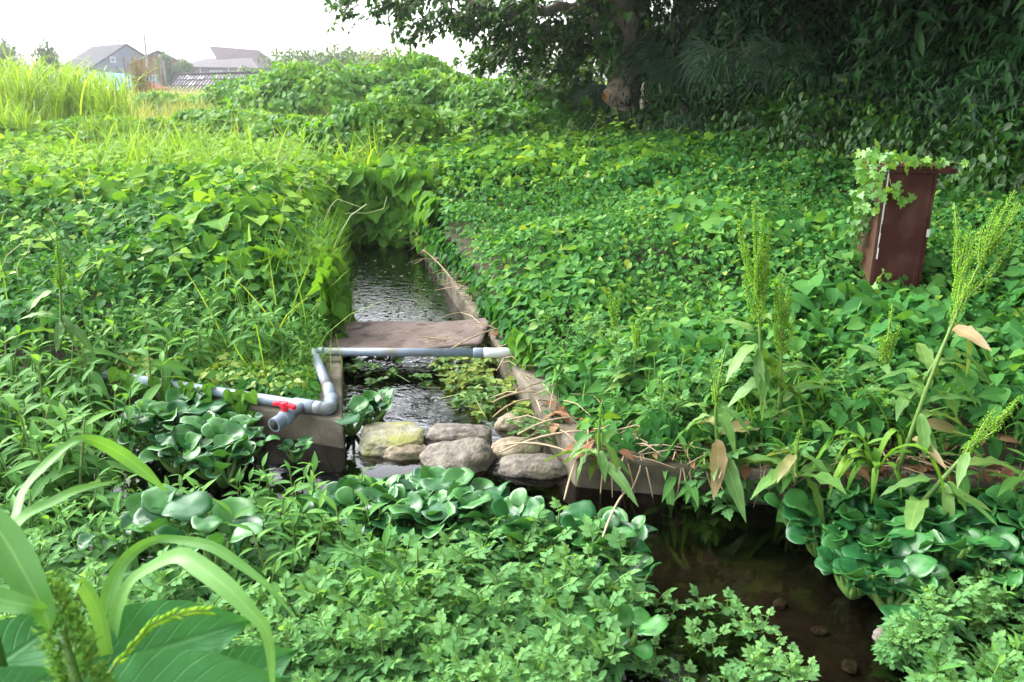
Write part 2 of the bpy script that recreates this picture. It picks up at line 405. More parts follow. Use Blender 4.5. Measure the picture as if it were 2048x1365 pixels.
def water_mat():
    m, nt, N, L = newmat('stream_water')
    out = N.new('ShaderNodeOutputMaterial')
    geo = N.new('ShaderNodeNewGeometry')
    sx = N.new('ShaderNodeSeparateXYZ'); L.new(geo.outputs['Position'], sx.inputs[0])
    # ripples are rough in the channel (Y > 4.4), calm in the cross stream
    mp = N.new('ShaderNodeMapRange'); mp.inputs[1].default_value = 4.0; mp.inputs[2].default_value = 5.2; mp.inputs[3].default_value = .06; mp.inputs[4].default_value = .8
    L.new(sx.outputs[1], mp.inputs[0])
    nz = N.new('ShaderNodeTexNoise'); nz.inputs['Scale'].default_value = 10; nz.inputs['Detail'].default_value = 2.5; nz.inputs['Roughness'].default_value = .55; nz.inputs['Distortion'].default_value = 1.2
    mpv = N.new('ShaderNodeMapping'); mpv.inputs['Scale'].default_value = (1, 1.6, 1)
    L.new(geo.outputs['Position'], mpv.inputs[0]); L.new(mpv.outputs[0], nz.inputs['Vector'])
    bp = N.new('ShaderNodeBump'); bp.inputs['Distance'].default_value = .0075
    L.new(mp.outputs[0], bp.inputs['Strength']); L.new(nz.outputs[0], bp.inputs['Height'])
    mi = N.new('ShaderNodeMapRange'); mi.inputs[1].default_value = 4.0; mi.inputs[2].default_value = 4.8; mi.inputs[3].default_value = 1.3; mi.inputs[4].default_value = 2.9
    L.new(sx.outputs[1], mi.inputs[0])
    fr = N.new('ShaderNodeFresnel'); L.new(mi.outputs[0], fr.inputs['IOR']); L.new(bp.outputs[0], fr.inputs['Normal'])
    gl = N.new('ShaderNodeBsdfGlossy'); gl.inputs['Roughness'].default_value = .03; gl.inputs['Color'].default_value = (1, 1, 1, 1); L.new(bp.outputs[0], gl.inputs['Normal'])
    tr = N.new('ShaderNodeBsdfTransparent'); tr.inputs['Color'].default_value = (.39, .35, .28, 1)
    ms = N.new('ShaderNodeMixShader'); L.new(fr.outputs[0], ms.inputs[0]); L.new(tr.outputs[0], ms.inputs[1]); L.new(gl.outputs[0], ms.inputs[2])
    L.new(ms.outputs[0], out.inputs[0])
    return m
M['water'] = water_mat()

# ------------------------------------------------------------------ layout of the ground
WATER = -.16
def XL(Y): return -1.03 - .206 * (Y - 4.5)
def XR(Y): return .35 - .238 * (Y - 4.0)
def front(X):          # Y of the wall faces that look onto the cross stream
    X = np.asarray(X, float)
    f = np.where(X < -1.0, 4.47 - .37 * (X + 1.0), np.where(X < .35, 4.3, 3.98 - .2 * (X - .35)))
    f = np.where(X > 1.6, 3.73 - .05 * (X - 1.6), f)
    return np.where(X < -4.5, 5.77 - .1 * (X + 4.5), f)
def sstep(a, b, x):
    t = np.clip((x - a) / (b - a), 0, 1); return t * t * (3 - 2 * t)
CH_END = 11.4
def ground(X, Y):
    X, Y = np.asarray(X, float), np.asarray(Y, float)
    xc = .5 * (XL(Y) + XR(Y))
    right = sstep(-.5, .5, X - xc)
    zl = .03 + .055 * np.clip(Y - 5.5, 0, 8) + .034 * np.clip(Y - 13.5, 0, 24) + .004 * np.clip(Y - 38, 0, 60)
    zr = .03 + .060 * np.clip(Y - 4.8, 0, 14) + .075 * np.clip(X - 1.2, 0, 6)
    far = sstep(20, 34, Y)
    zr = zr * (1 - far) + (zl + .05 * np.clip(X + 3, 0, 20)) * far
    z = zl * (1 - right) + zr * right + .06 * (vnoise(X, Y, 1.3, 3) - .5) * sstep(5.4, 7, Y)
    # channel
    inch = sstep(.0, .1, X - XL(Y) + .18) * sstep(.0, .1, XR(Y) + .18 - X) * sstep(CH_END + .4, CH_END, Y)
    z = z * (1 - inch) + (-.45) * inch
    # cross stream
    s = sstep(.0, .1, front(X) + .17 - Y)
    bed = -.40 + .10 * (vnoise(X, Y, .5, 5) - .5)
    bed = bed + .12 * sstep(1.0, 3.0, -X) * sstep(3.6, 4.3, Y)
    near = sstep(2.7, 1.6, Y + .35 * np.clip(X, -1, 1.2))
    nearR = sstep(1.75, 2.4, X) * sstep(3.3, 2.6, Y)
    bed = bed * (1 - np.maximum(near, nearR)) + (-.12) * np.maximum(near, nearR)
    z = z * (1 - s) + bed * s
    return z

def grid_mesh(g, xs, ys, zf, mat=0):
    XX, YY = np.meshgrid(xs, ys); ZZ = zf(XX, YY)
    nx, ny = len(xs), len(ys)
    idx = np.arange(nx * ny).reshape(ny, nx)
    q = np.stack([idx[:-1, :-1], idx[:-1, 1:], idx[1:, 1:], idx[1:, :-1]], -1).reshape(-1, 4)
    g.raw(np.stack([XX, YY, ZZ], -1).reshape(-1, 3), q.ravel(), np.full(len(q), 4), .5, None, None, mat)

g = Geo()
xs = np.concatenate([np.linspace(-160, -10, 40)[:-1], np.arange(-10, 8, .1), np.linspace(8, 120, 30)])
ys = np.concatenate([np.linspace(-12, 1, 12)[:-1], np.arange(1, 14, .1), np.linspace(14, 220, 70)])
grid_mesh(g, xs, ys, ground)
tag(g.build('ground', M['soil']), kind='structure')
g = Geo()
xs = np.linspace(-9, 7, 3); ys = np.linspace(.2, CH_END + .6, 3)
grid_mesh(g, xs, ys, lambda X, Y: X * 0 + WATER)
w = g.build('water', M['water']); tag(w, kind='structure')

# ------------------------------------------------------------------ concrete walls
def prism(g, poly, z0, z1, mat=0, top_in=0.0):
    n = len(poly); P = np.array(poly, float)
    V = np.concatenate([np.c_[P, np.full(n, z0)], np.c_[P, np.full(n, z1)]])
    F = [tuple(range(n))[::-1], tuple(range(n, 2 * n))] + [(i, (i + 1) % n, n + (i + 1) % n, n + i) for i in range(n)]
    g.faces(V, F, .5, mat)
def bevel(o, w=.012, seg=2):
    m = o.modifiers.new('edge', 'BEVEL'); m.width = w; m.segments = seg; m.limit_method = 'ANGLE'; return o
g = Geo()
T = .26
prism(g, [(XL(4.47), 4.47), (XL(CH_END + .5), CH_END + .5), (XL(CH_END + .5) - T, CH_END + .5), (XL(4.8) - T, 4.8), (-4.5, 6.07), (-4.5, 5.77)], -.8, .03)
o = bevel(g.build('concrete_wall', M['concrete'], smooth=False), .02)
tag(o, 'weathered concrete wall on the left of the channel carrying the grey pipe', 'concrete wall')
g = Geo()
prism(g, [(.35, 3.98), (1.6, 3.73), (6.5, 3.49), (6.5, 3.72), (1.6, 3.96), (.60, 4.18), (XR(CH_END + .5) + .25, CH_END + .5), (XR(CH_END + .5), CH_END + .5)], -.8, .03)
o = bevel(g.build('concrete_wall', M['concrete'], smooth=False), .02)
tag(o, 'straw littered concrete wall on the right of the channel turning along the stream', 'concrete wall')

# ------------------------------------------------------------------ rocks
def rock(c, r, rz, seed, mat, label, boxy=2.6, tilt=0, flat=0):
    rr = np.random.default_rng(seed)
    import bmesh
    bm = bmesh.new(); bmesh.ops.create_icosphere(bm, subdivisions=5, radius=1)
    ph = rr.uniform(0, 6, (7, 3)); fq = rr.uniform(.8, 2.6, (7, 3)) * rr.choice([-1, 1], (7, 3))
    for v in bm.verts:
        p = np.array(v.co)
        s = (np.abs(p) ** boxy).sum() ** (-1 / boxy)
        p = p * s
        d = sum(math.sin(float((fq[k] * p).sum()) + ph[k, 0]) for k in range(7)) / 7
        q = Vector(p * 1.3 + seed * 3.7)
        n1, n2, n3 = mnoise.noise(q), mnoise.noise(q * 2.6), mnoise.noise(q * 7)
        p = p * (1 + .12 * d + .13 * n1 + .06 * n2 + .018 * n3 - .05 * max(0, .25 - abs(mnoise.noise(q * 1.7 + Vector((5, 1, 2))))) * 2)
        p[2] += flat * .12 * p[0]
        # bedding ridges
        p = p * (1 + .012 * math.sin(9 * p[2] + 3 * p[0] + 2 * d * 4))
        v.co = Vector(p * np.array(r))
    me = bpy.data.meshes.new('stone'); bm.to_mesh(me); bm.free()
    for p in me.polygons: p.use_smooth = True
    me.materials.append(mat)
    o = bpy.data.objects.new('stone', me); COL.objects.link(o); o.location = c; o.rotation_euler = (tilt, 0, rz)
    return tag(o, label, 'stone', 'stones damming the channel mouth')
def put(px, py, zc, r, rz, seed, mat, label, boxy=2.6, dy=0.0, **k):
    p = at_z(px, py, zc); return rock((p[0], p[1] + dy, zc), r, rz, seed, mat, label, boxy, **k)
put(783, 882, -.14, (.19, .17, .07), .05, 1, M['rockmoss'], 'pale flat topped stone with yellow green moss beside the left wall end', 4.5)
put(917, 884, -.16, (.205, .10, .085), -.05, 2, M['rock'], 'long dark grey stone lying behind the creased boulder', 3.4, .03)
put(920, 930, -.18, (.22, .16, .14), .1, 3, M['rock'], 'largest grey boulder with slanting creases in front of the dam', 2.6, flat=1)
put(1064, 942, -.17, (.20, .11, .09), -.12, 4, M['rock'], 'low smooth grey stone nearest the right wall', 2.8)
put(1035, 908, -.18, (.17, .12, .09), .2, 5, M['rocktan'], 'tan stone under trailing weeds behind the low smooth stone')
put(815, 916, -.19, (.16, .1, .09), 0, 6, M['rocktan'], 'small brown stone tucked under the mossy stone')
put(1032, 864, -.18, (.13, .09, .1), .1, 7, M['rocktan'], 'brown stone half hidden by water weeds at the back of the dam', 2.5, .05)
o = put(1795, 1290, -.165, (.075, .09, .055), .4, 8, M['pebble'], 'pale stone at the stream edge under the lower right weeds', 2.8); o['group'] = 'stones in the stream'
for k, (px, py, s) in enumerate([(1640, 1262, .03), (1700, 1335, .035), (1472, 1070, .022), (1690, 1130, .025), (1560, 1210, .03), (640, 962, .05), (255, 955, .06), (215, 925, .05), (285, 985, .05), (300, 940, .04)]):
    p = at_z(px, py, -.38)
    z = float(ground(p[0], p[1])) + s * .3
    o = rock((p[0], p[1], z), (s * 1.3, s, s * .45), k, 20 + k, M['pebble'], 'small pebble lying on the stream bed', 2.4); o['group'] = 'pebbles on the stream bed'; o.name = 'pebble'; o['category'] = 'pebble'

# ------------------------------------------------------------------ rusty plate over the channel
g = Geo()
nx, ny = 40, 16
def plate(u, v):
    Y = 5.86 + .76 * v + .0 * u
    x0, x1 = -1.62 - .1 * v, -.22 + .06 * v - .02
    X = x0 + (x1 - x0) * u
    Yb = Y + (.10 * max(0, u - .72) if v < .5 else 0)
    z = .045 + .035 * math.sin(PI * (u * .9 + .1)) * -.6 + .03 * max(0, u - .7) * 2 + .006 * math.sin(9 * u + 4 * v)
    return (X, Yb, z)
V = [plate(i / nx, j / ny) for j in range(ny + 1) for i in range(nx + 1)]
F = [(j * (nx + 1) + i, j * (nx + 1) + i + 1, (j + 1) * (nx + 1) + i + 1, (j + 1) * (nx + 1) + i) for j in range(ny) for i in range(nx)]
g.faces(V, F)
o = g.build('steel_plate', M['rust'])
s = o.modifiers.new('thick', 'SOLIDIFY'); s.thickness = .012; s.offset = -1
tag(o, 'rusty brown bent steel plate laid across the channel behind the pipe', 'metal plate')

# ------------------------------------------------------------------ grey pipework with red valve
pipe = thing('water_pipe', 'grey plastic water pipe crossing the channel with elbows and a red handled valve', 'pipe', (-1.3, 4.6, .03))
def pp(*a): return np.array(a) - np.array([-1.3, 4.6, .03])
def arc_pts(a, b, c, n=7):
    a, b, c = map(np.array, (a, b, c)); t = np.linspace(0, 1, n)[:, None]
    return (1 - t) ** 2 * a + 2 * t * (1 - t) * b + t * t * c
def pipe_part(name, pts, r, mat, label=None, seg=24, rings=()):
    g = Geo(); g.tube(pts, r, seg, .5)
    for (c, d, rr, ln) in rings:
        c, d = np.array(c), unit(np.array(d, float)); g.tube([c - d * ln / 2, c - d * ln / 2 * .9, c + d * ln / 2 * .9, c + d * ln / 2], [rr * .97, rr, rr, rr * .97], seg)
    o = g.build(name, mat, pipe)
    if label: o['label'] = label
    return o
A = at_z(650, 704, .10); B = at_z(948, 706, .10); C = at_z(1000, 703, .105); D = at_z(1032, 704, .09)
A, B, C, D = [pp(*q) for q in (A, B, C, D)]
pipe_part('cross_run', [A, B], .0315, M['pvc'])
d = unit(B - A)
pipe_part('coupling', [B - d * .005, B + d * .005, B + d * .07, B + d * .075], [.034, .038, .038, .035], M['pvc'])
pipe_part('end_elbow', np.concatenate([[B + d * .07, B + d * .12], arc_pts(B + d * .18, D + d * .02, D + np.array([.10, .06, -.03]), 8)]), .037, M['pvcw'], 'white elbow at the right end of the pipe')
E0 = pp(*at_z(626, 704, .09)); E1 = pp(*at_z(657, 778, .11)); E2 = pp(*at_z(669, 802, .12)); E3 = pp(*at_z(668, 838, .075))
pipe_part('elbow', np.concatenate([arc_pts(A, A + (E0 - A) * .9, E0 + unit(E1 - E0) * .1, 8)]), .036, M['pvc'])
pipe_part('sloping_run', [E0, E1], .034, M['pvc'])
de = unit(E1 - E0)
pipe_part('elbow', np.concatenate([[E1 - de * .02], arc_pts(E1, E1 + de * .07, E1 + de * .06 + np.array([.015, -.035, -.05]), 7)]), .040, M['pvc'])
Fp = E1 + de * .06 + np.array([.015, -.035, -.05])
G1 = pp(-1.11, 4.53, .075)
H0 = pp(-1.285, 4.60, .072); H1 = pp(-2.95, 5.215, .072)
dh = unit(H1 - H0)
pipe_part('lower_elbow', np.concatenate([[Fp + np.array([0, .01, .02]), Fp * .6 + G1 * .4], arc_pts(Fp * .45 + G1 * .55, G1 + np.array([.01, 0, -.005]), G1 + dh * .08, 8)]), .041, M['pvc'], rings=[(Fp, (.1, -.3, -1), .046, .05)])
pipe_part('front_run', [G1 + dh * .05, H0, H1], .0335, M['pvc'])
pipe_part('tee', [H0 - dh * .075, H0 - dh * .07, H0 + dh * .07, H0 + dh * .075], [.038, .042, .042, .038], M['pvc'])
pipe_part('coupling', [G1 + dh * .05, G1 + dh * .053, G1 + dh * .105, G1 + dh * .108], [.037, .041, .041, .037], M['pvc'])
pv = np.array([dh[1], -dh[0], 0]); pv = pv if pv[1] < 0 else -pv
pv = unit(pv + np.array([-.12, 0, -.10]))
vb = pipe_part('valve', [H0 + pv * .02, H0 + pv * .13, H0 + pv * .135, H0 + pv * .15, H0 + pv * .19, H0 + pv * .205], [.034, .034, .043, .05, .05, .044], M['pvc'], 'open ended ball valve body')
g = Geo()
e0 = H0 + pv * .2
for k, (s0, s1, r0, r1, mt) in enumerate([(0, .075, .042, .044, 0), (.075, .0752, .044, .034, 0), (.0752, .02, .034, .032, 1)]):
    g.tube([e0 + pv * s0, e0 + pv * s1], [r0, r1], 24, .5, mt, cap=(k == 2))
g.build('outlet_socket', [M['pvc'], M['dark']], vb)
hc = H0 + pv * .172
g = Geo()
g.tube([hc + np.array([0, 0, .03]), hc + np.array([0, 0, .075])], [.024, .02], 16)
R_H = .95; ha = unit(np.array([1.0, -.25, -.12])); hb = np.cross([0, 0, 1], ha); hb = unit(hb); hn = np.cross(ha, hb)
if hn[2] < 0: hn = -hn
R3 = np.eye(4); R3[:3, 0], R3[:3, 1], R3[:3, 2] = ha, hb, hn; R3[:3, 3] = hc + np.array([0, 0, .08])
g.tube([hc + np.array([0, 0, .07]), hc + np.array([0, 0, .10])], [.028, .024], 8)
for sgn in (-1, 1):
    pts = [np.array([sgn * x, 0, z]) for x, z in ((.015, .0), (.04, .004), (.07, -.004))]
    V = []
    for x, z, wy in ((.012, .0, .02), (.035, .006, .017), (.068, .0, .021), (.074, -.002, .016)):
        for yy in (-wy, wy):
            for zz in (-.012, .012): V.append((sgn * x, yy, z + zz))
    V = np.array(V) * R_H @ R3[:3, :3].T + R3[:3, 3]
    F = []
    for i in range(3):
        a, b = 4 * i, 4 * i + 4
        F += [(a, a + 1, b + 1, b), (a + 1, a + 3, b + 3, b + 1), (a + 3, a + 2, b + 2, b + 3), (a + 2, a, b, b + 2)]
    F += [(0, 2, 3, 1), (12, 13, 15, 14)]
    g.faces(V, F)
o = bevel(g.build('handle', M['red'], vb, smooth=False), .003); o['label'] = 'bright red lever handle'

# ------------------------------------------------------------------ meter box
bx = thing('meter_box', 'dark red brown cupboard box on legs half covered by ivy in the weeds', 'box', (2.87, 6.2, .24), math.radians(-3))
bev = []
g = Geo(); g.box((0, 0, .12), (.34, .03, 1.12)); bevel(g.build('front_panel', M['boxdark'], bx, False), .004)
g = Geo(); g.box((.30, -.008, .12), (.338, -.001, 1.10)); bevel(g.build('door_strip', M['boxdark'], bx, False), .003)
g = Geo(); g.box((-.03, .004, .05), (-.001, .34, 1.12)); g.box((-.034, .30, -.2), (-.005, .335, 1.10)); bevel(g.build('side_panel', M['boxbrown'], bx, False), .004)['label'] = 'lighter brown left side'
g = Geo(); g.box((.343, .0, .12), (.37, .34, 1.12)); bevel(g.build('side_panel', M['boxdark'], bx, False), .004)
g = Geo(); g.box((0, .31, .12), (.34, .34, 1.12)); g.box((0, .03, .12), (.34, .31, .15)); bevel(g.build('back_panel', M['boxdark'], bx, False), .004)
g = Geo(); g.box((-.05, -.012, 1.124), (.46, .38, 1.142)); g.box((.0, -.018, 1.085), (.50, -.002, 1.1235)); bevel(g.build('roof', M['boxdark'], bx, False), .005)
g = Geo()
z = .12; r_ = np.random.default_rng(5)
while z < 1.10:
    h = r_.uniform(.02, .05) if z < .75 else .25
    wdt = r_.uniform(.004, .009)
    if r_.random() < (.45 if z < .75 else 1) and z > .42: g.box((-.002, -.005, z), (-.002 + wdt, .001, min(1.10, z + h)))
    z += h
g.box((-.035, -.006, 1.10), (.012, .002, 1.108)); g.box((-.0035, -.004, .42), (-.001, .0005, 1.10))
g.build('corner_trim', M['chip'], bx, smooth=False)['label'] = 'white edge where the paint has flaked'
g = Geo(); g.box((.352, -.012, .60), (.372, .004, .66)); g.build('latch', M['pvcw'], bx, smooth=False)
for (x, y) in ((.01, .03), (.30, .03), (.30, .28)):
    g = Geo(); g.box((x, y, -.45), (x + .04, y + .04, .12)); g.build('leg', M['boxdark'], bx, smooth=False)

# ------------------------------------------------------------------ ground cover (uncountable: stuff)
def not_water(X, Y):
    inch = (X > XL(Y) - .06) & (X < XR(Y) + .05) & (Y < CH_END) & (Y > 4.2)
    return (~inch) & (Y > front(X) + .12)

def veg_height(X, Y):
    """height of the leaf surface above the ground"""
    X, Y = np.asarray(X, float), np.asarray(Y, float)
    xc = .5 * (XL(Y) + XR(Y))
    right = sstep(-.4, .6, X - xc)
    hl = .12 + .46 * sstep(5.2, 7.2, Y + .0 * X) + sstep(5.2, 6.6, Y) * (.42 * (vnoise(X, Y, 1.9, 1) - .42) + .22 * (vnoise(X, Y, .75, 2) - .5))
    hl = np.where((X < -3.2), np.maximum(hl, .42 + .12 * (vnoise(X, Y, .8, 7) - .5)), hl)
    hr = .16 + .12 * sstep(4.6, 6.5, Y) + .34 * (vnoise(X, Y, 1.2, 4) - .40) + .18 * (vnoise(X, Y, .45, 14) - .5) + .08 * sstep(.3, 1.2, X - XR(Y))
    h = hl * (1 - right) + hr * right
    h = h * (1 - .35 * sstep(.9, .0, np.abs(X - np.where(X < xc, XL(Y), XR(Y)))) * (1 - right))
    back = sstep(10.6, 12.0, Y) * sstep(5, 0, X - 0)
    h = h * (1 - back) + back * sstep(24, 15, Y) * (.42 + .45 * (vnoise(X, Y, 2.2, 8) - .35) + .18 * (vnoise(X, Y, .8, 9) - .5))
    h = h * (1 - .6 * np.exp(-(((X - 2.95) / .55) ** 2 + ((Y - 6.0) / .6) ** 2)))
    # deep grassy swale further back on the left
    fld = sstep(17, 22, Y) * sstep(1, -3, X)
    h = h * (1 - .6 * fld)
    return np.maximum(h, .05)

def grad(X, Y, f, e=.12):
    return (f(X + e, Y) - f(X - e, Y)) / (2 * e), (f(X, Y + e) - f(X, Y - e)) / (2 * e)

def cover(g, n, xr, yr, cond, tmpls, size, tint=(.1, .9), depth=.22, tilt=.45, el=(-.9, .25), mats=None, lift=0.0, toward=.5, clump=None):
    X, Y = U(*xr, n), U(*yr, n)
    # even density on the picture: keep with probability ~ near density
    k = cond(X, Y)
    if clump is not None: k &= vnoise(X, Y, clump[0], clump[1]) > clump[2]
    X, Y = X[k], Y[k]; n = len(X)
    if n == 0: return
    f = lambda a, b: ground(a, b) + veg_height(a, b)
    top = f(X, Y); gx, gy = grad(X, Y, f)
    dz = np.abs(rng.normal(0, 1, n)) * depth
    Z = np.maximum(top - dz, ground(X, Y) + .015) + lift
    az = U(-PI, PI, n)
    dd = dirs(az, U(el[0], el[1], n))
    dd[:, 0] -= gx * toward; dd[:, 1] -= gy * toward + .25 * toward
    nn = np.stack([-gx * .6, -gy * .6 - .15, np.ones(n)], -1) + rng.normal(0, tilt, (n, 3))
    R = frame(unit(dd), nn)
    s = U(size[0], size[1], n) * (1 + .7 * (vnoise(X, Y, .8, 21) - .45))
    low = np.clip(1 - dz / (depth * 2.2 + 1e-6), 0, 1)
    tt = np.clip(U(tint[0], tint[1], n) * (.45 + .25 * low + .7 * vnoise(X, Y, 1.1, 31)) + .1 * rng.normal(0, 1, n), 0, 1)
    which = rng.integers(0, len(tmpls), n)
    P = np.stack([X, Y, Z], -1)
    for i, t in enumerate(tmpls):
        q = which == i
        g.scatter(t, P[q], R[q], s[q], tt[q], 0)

def grassy(g, n, xr, yr, cond, tmpls, H, tint=(.2, .9), clump=None, lean=.25, width=1.0):
    X, Y = U(*xr, n), U(*yr, n); k = cond(X, Y)
    if clump is not None: k &= vnoise(X, Y, clump[0], clump[1]) > clump[2]
    X, Y = X[k], Y[k]; n = len(X)
    if n == 0: return
    Z = ground(X, Y) - .02
    d = unit(np.stack([rng.normal(0, lean, n), rng.normal(0, lean, n), np.ones(n)], -1))
    nn = dirs(U(-PI, PI, n), np.zeros(n))
    R = frame(d, nn); s = U(H[0], H[1], n)
    sc = np.stack([s * width, s, s], -1)
    which = rng.integers(0, len(tmpls), n); tt = np.clip(U(*tint, n), 0, 1); P = np.stack([X, Y, Z], -1)
    for i, t in enumerate(tmpls):
        q = which == i; g.scatter(t, P[q], R[q], sc[q], tt[q])

left = lambda X, Y: (X < XL(Y) + .02) & (Y > front(X) + .1)
rightb = lambda X, Y: (X > XR(Y) + .12) & (Y > front(X) + .18)
fov = lambda X, Y: np.abs(X) < .68 * Y + 1.0
rear = lambda X, Y: fov(X, Y) & (X < 4.5)

# left bank: broad vine leaves over mixed weeds
g = Geo()
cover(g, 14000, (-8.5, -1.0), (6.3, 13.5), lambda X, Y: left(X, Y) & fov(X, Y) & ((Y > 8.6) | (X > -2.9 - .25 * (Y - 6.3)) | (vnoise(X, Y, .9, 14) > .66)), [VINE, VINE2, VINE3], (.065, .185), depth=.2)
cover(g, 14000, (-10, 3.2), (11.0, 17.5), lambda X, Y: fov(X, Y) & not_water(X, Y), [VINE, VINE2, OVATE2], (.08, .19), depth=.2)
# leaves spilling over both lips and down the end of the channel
def curtain(g, pts, n, z0, z1, outward, tm, size, thick=.12, tint=(.0, .5)):
    pts = np.array(pts, float); seg = rng.integers(0, len(pts) - 1, n); t = U(0, 1, n)[:, None]
    P = pts[seg] * (1 - t) + pts[seg + 1] * t
    z = z0 + (z1 - z0) * U(0, 1, n) ** 1.2
    o = np.array([outward[0], outward[1], 0.0])
    pos = np.c_[P[:, 0], P[:, 1], z] + o * (U(-.3, 1, n) * thick)[:, None] * (1 - .5 * (z - z1) / (z0 - z1 + 1e-6))[:, None]
    d = dirs(U(-PI, PI, n), np.full(n, -.2)); d += o * .5; d[:, 2] -= 1.0
    nn = o + np.array([0, 0, .7]) + rng.normal(0, .35, (n, 3))
    R = frame(unit(d), nn); which = rng.integers(0, len(tm), n); s = U(*size, n); tt = U(*tint, n)
    for i, tpl in enumerate(tm):
        q = which == i; g.scatter(tpl, pos[q], R[q], s[q], tt[q])
curtain(g, [(XL(11.2) - .25, 11.45), (XR(11.2) + .15, 11.15)], 620, .85, -.05, (0, -1), [VINE, VINE2], (.16, .25), .3)
curtain(g, [(XR(11.4) + .1, 11.4), (XR(9.6) + .1, 9.9)], 190, .65, .05, (-1, -.2), [VINE, VINE2], (.14, .22), .2)
curtain(g, [(XL(6.1) - .12, 6.1), (XL(11.4) - .05, 11.4)], 700, .55, -.12, (1, -.1), [VINE, VINE3, VINE2], (.1, .22), .14)
# far vine field
cover(g, 20000, (-20, 4), (16, 34), lambda X, Y: rear(X, Y) & ((X > -.20 * Y) | (vnoise(X, Y, 2.6, 12) > .5)), [VINE, VINE2, OVATE, LANCE], (.10, .22), depth=.28, tint=(.3, 1.0))
# loose runners
g2 = Geo()
for k in range(230):
    X, Y = U(-8, -.9), U(6.2, 16)
    if k > 170: X, Y = U(-4, 2.5), U(12.5, 18)
    if not (not_water(np.array(X), np.array(Y)) and fov(X, Y)): continue
    z = float(ground(X, Y) + veg_height(X, Y)); a = U(-PI, PI); ln = U(.2, .7)
    pts = []
    for s in np.linspace(0, 1, 9):
        pts.append((X + math.cos(a) * ln * s * .7 + .03 * math.sin(9 * s + k), Y + math.sin(a) * ln * s * .7, z - .05 + U(.2, .5) * 0 + ln * .55 * math.sin(PI * s * .75) + .02 * math.sin(13 * s)))
    g2.tube(pts, np.linspace(.006, .002, 9), 4, U(.6, 1), cap=False)
    for s in range(3, 9, 2):
        q = np.array(pts[s]); dd = dirs(np.array([a + U(-1.5, 1.5)]), np.array([.1])); g.scatter(VINE, q, frame(dd, np.array([[0, -.3, 1.0]])), U(.05, .12), U(.7, 1))
px0 = [(672, 600), (640, 560), (700, 545), (725, 515)]
for pts in ([(-2.0, 8.2, .3), (-1.95, 8.25, .75), (-1.8, 8.3, .85), (-1.55, 8.35, .75)], [(-2.3, 9.6, .4), (-2.0, 9.6, .55), (-1.75, 9.65, .5), (-1.55, 9.7, .55), (-1.5, 9.7, .7)], [(-1.75, 7.1, -.1), (-1.62, 7.1, .3), (-1.6, 7.15, .6), (-1.45, 7.2, .85), (-1.3, 7.2, .95)]):
    g2.tube(np.concatenate([arc_pts(pts[0], pts[1], pts[2], 5), np.array(pts[3:])]), .006, 4, .9, cap=False)
tag(g2.build('vine_runners', M['stem']), 'thin pale green runners curling above the vine leaves', 'vine', kind='stuff')
curtain(g, [(-4.4, 5.76), (-1.6, 4.7)], 330, .13, -.12, (-.3, -1), [OVATE2, VINE2], (.05, .11), .06)
curtain(g, [(.02, 5.6), (.14, 5.35)], 46, .28, .05, (-.6, -.6), [VINE2, OVATE], (.06, .11), .05)
tag(g.build('vine_cover', M['vine']), 'broad leaved vines smothering the left bank and the far end of the channel', 'vines', kind='stuff')

# left bank low weeds: small ovate leaves, feathery grass near the pipe, tall grass
g = Geo()
cover(g, 15000, (-5.5, -1.1), (4.7, 8.6), lambda X, Y: left(X, Y) & fov(X, Y), [OVATE, OVATE2, OVATE, LANCE, TOOTH], (.045, .125), depth=.14)
cover(g, 4000, (-3.0, -1.25), (4.7, 5.9), lambda X, Y: left(X, Y), [OVATE, OVATE2], (.025, .06), depth=.03, tint=(.3, 1))
cover(g, 10000, (-9, -2), (6.5, 12), lambda X, Y: left(X, Y) & fov(X, Y), [OVATE, LANCE, OVATE2], (.06, .14), depth=.16)
tag(g.build('left_weeds', M['cover']), 'mixed small leaved weeds on the left bank above the pipe', 'weeds', kind='stuff')
g = Geo()
cover(g, 1700, (-2.75, -1.3), (4.75, 5.45), lambda X, Y: left(X, Y) & (vnoise(X, Y, .3, 41) > .35), [TOOTH], (.03, .08), depth=.03, tint=(.6, 1))
cover(g, 700, (-1, 4.8), (4.2, 11), lambda X, Y: rightb(X, Y), [OVATE, VINE2, OVATE2], (.04, .09), depth=.05, tint=(.1, 1), lift=.03)
cover(g, 220, (-7, -1.2), (5.6, 11), lambda X, Y: left(X, Y), [OVATE, VINE2], (.04, .09), depth=.05, tint=(.1, 1), lift=.03)
tag(g.build('yellow_weeds', leaf_mat('yellow_weed_leaf', (.09, .21, .03), (.15, .29, .035), (.27, .37, .05), .5, .35, .4)), 'yellow green weed leaves behind the front pipe and dotted over both banks', 'weeds', kind='stuff')
g = Geo()
fe = lambda X, Y: left(X, Y) & (((X + 1.75) / .55) ** 2 + ((Y - 5.6) / .55) ** 2 < 1)
grassy(g, 2600, (-2.5, -1.2), (4.85, 6.2), fe, [THIN1, THIN2], (.12, .34), (.3, .8), None, .5)
gr = lambda X, Y: left(X, Y) & (((X + 2.15) / .6) ** 2 + ((Y - 7.2) / .9) ** 2 < 1)
grassy(g, 3000, (-2.9, -1.5), (6.2, 8.2), gr, [THIN1, THIN2], (.35, .85), (.05, .6), None, .22)
grassy(g, 900, (-5, -2.4), (7, 10), left, [ARC1, ARC2], (.3, .75), (.3, .9), (.8, 33, .62), .3)
grassy(g, 2600, (-9, -1), (5, 14), lambda X, Y: left(X, Y) & fov(X, Y), [THIN1, THIN2], (.4, .95), (.4, 1), (.9, 35, .6), .3)
grassy(g, 3500, (-12, -2), (11.5, 18), lambda X, Y: fov(X, Y) & not_water(X, Y), [THIN1, THIN2, ARC2], (.6, 1.3), (.5, 1), (1.3, 38, .6), .3)
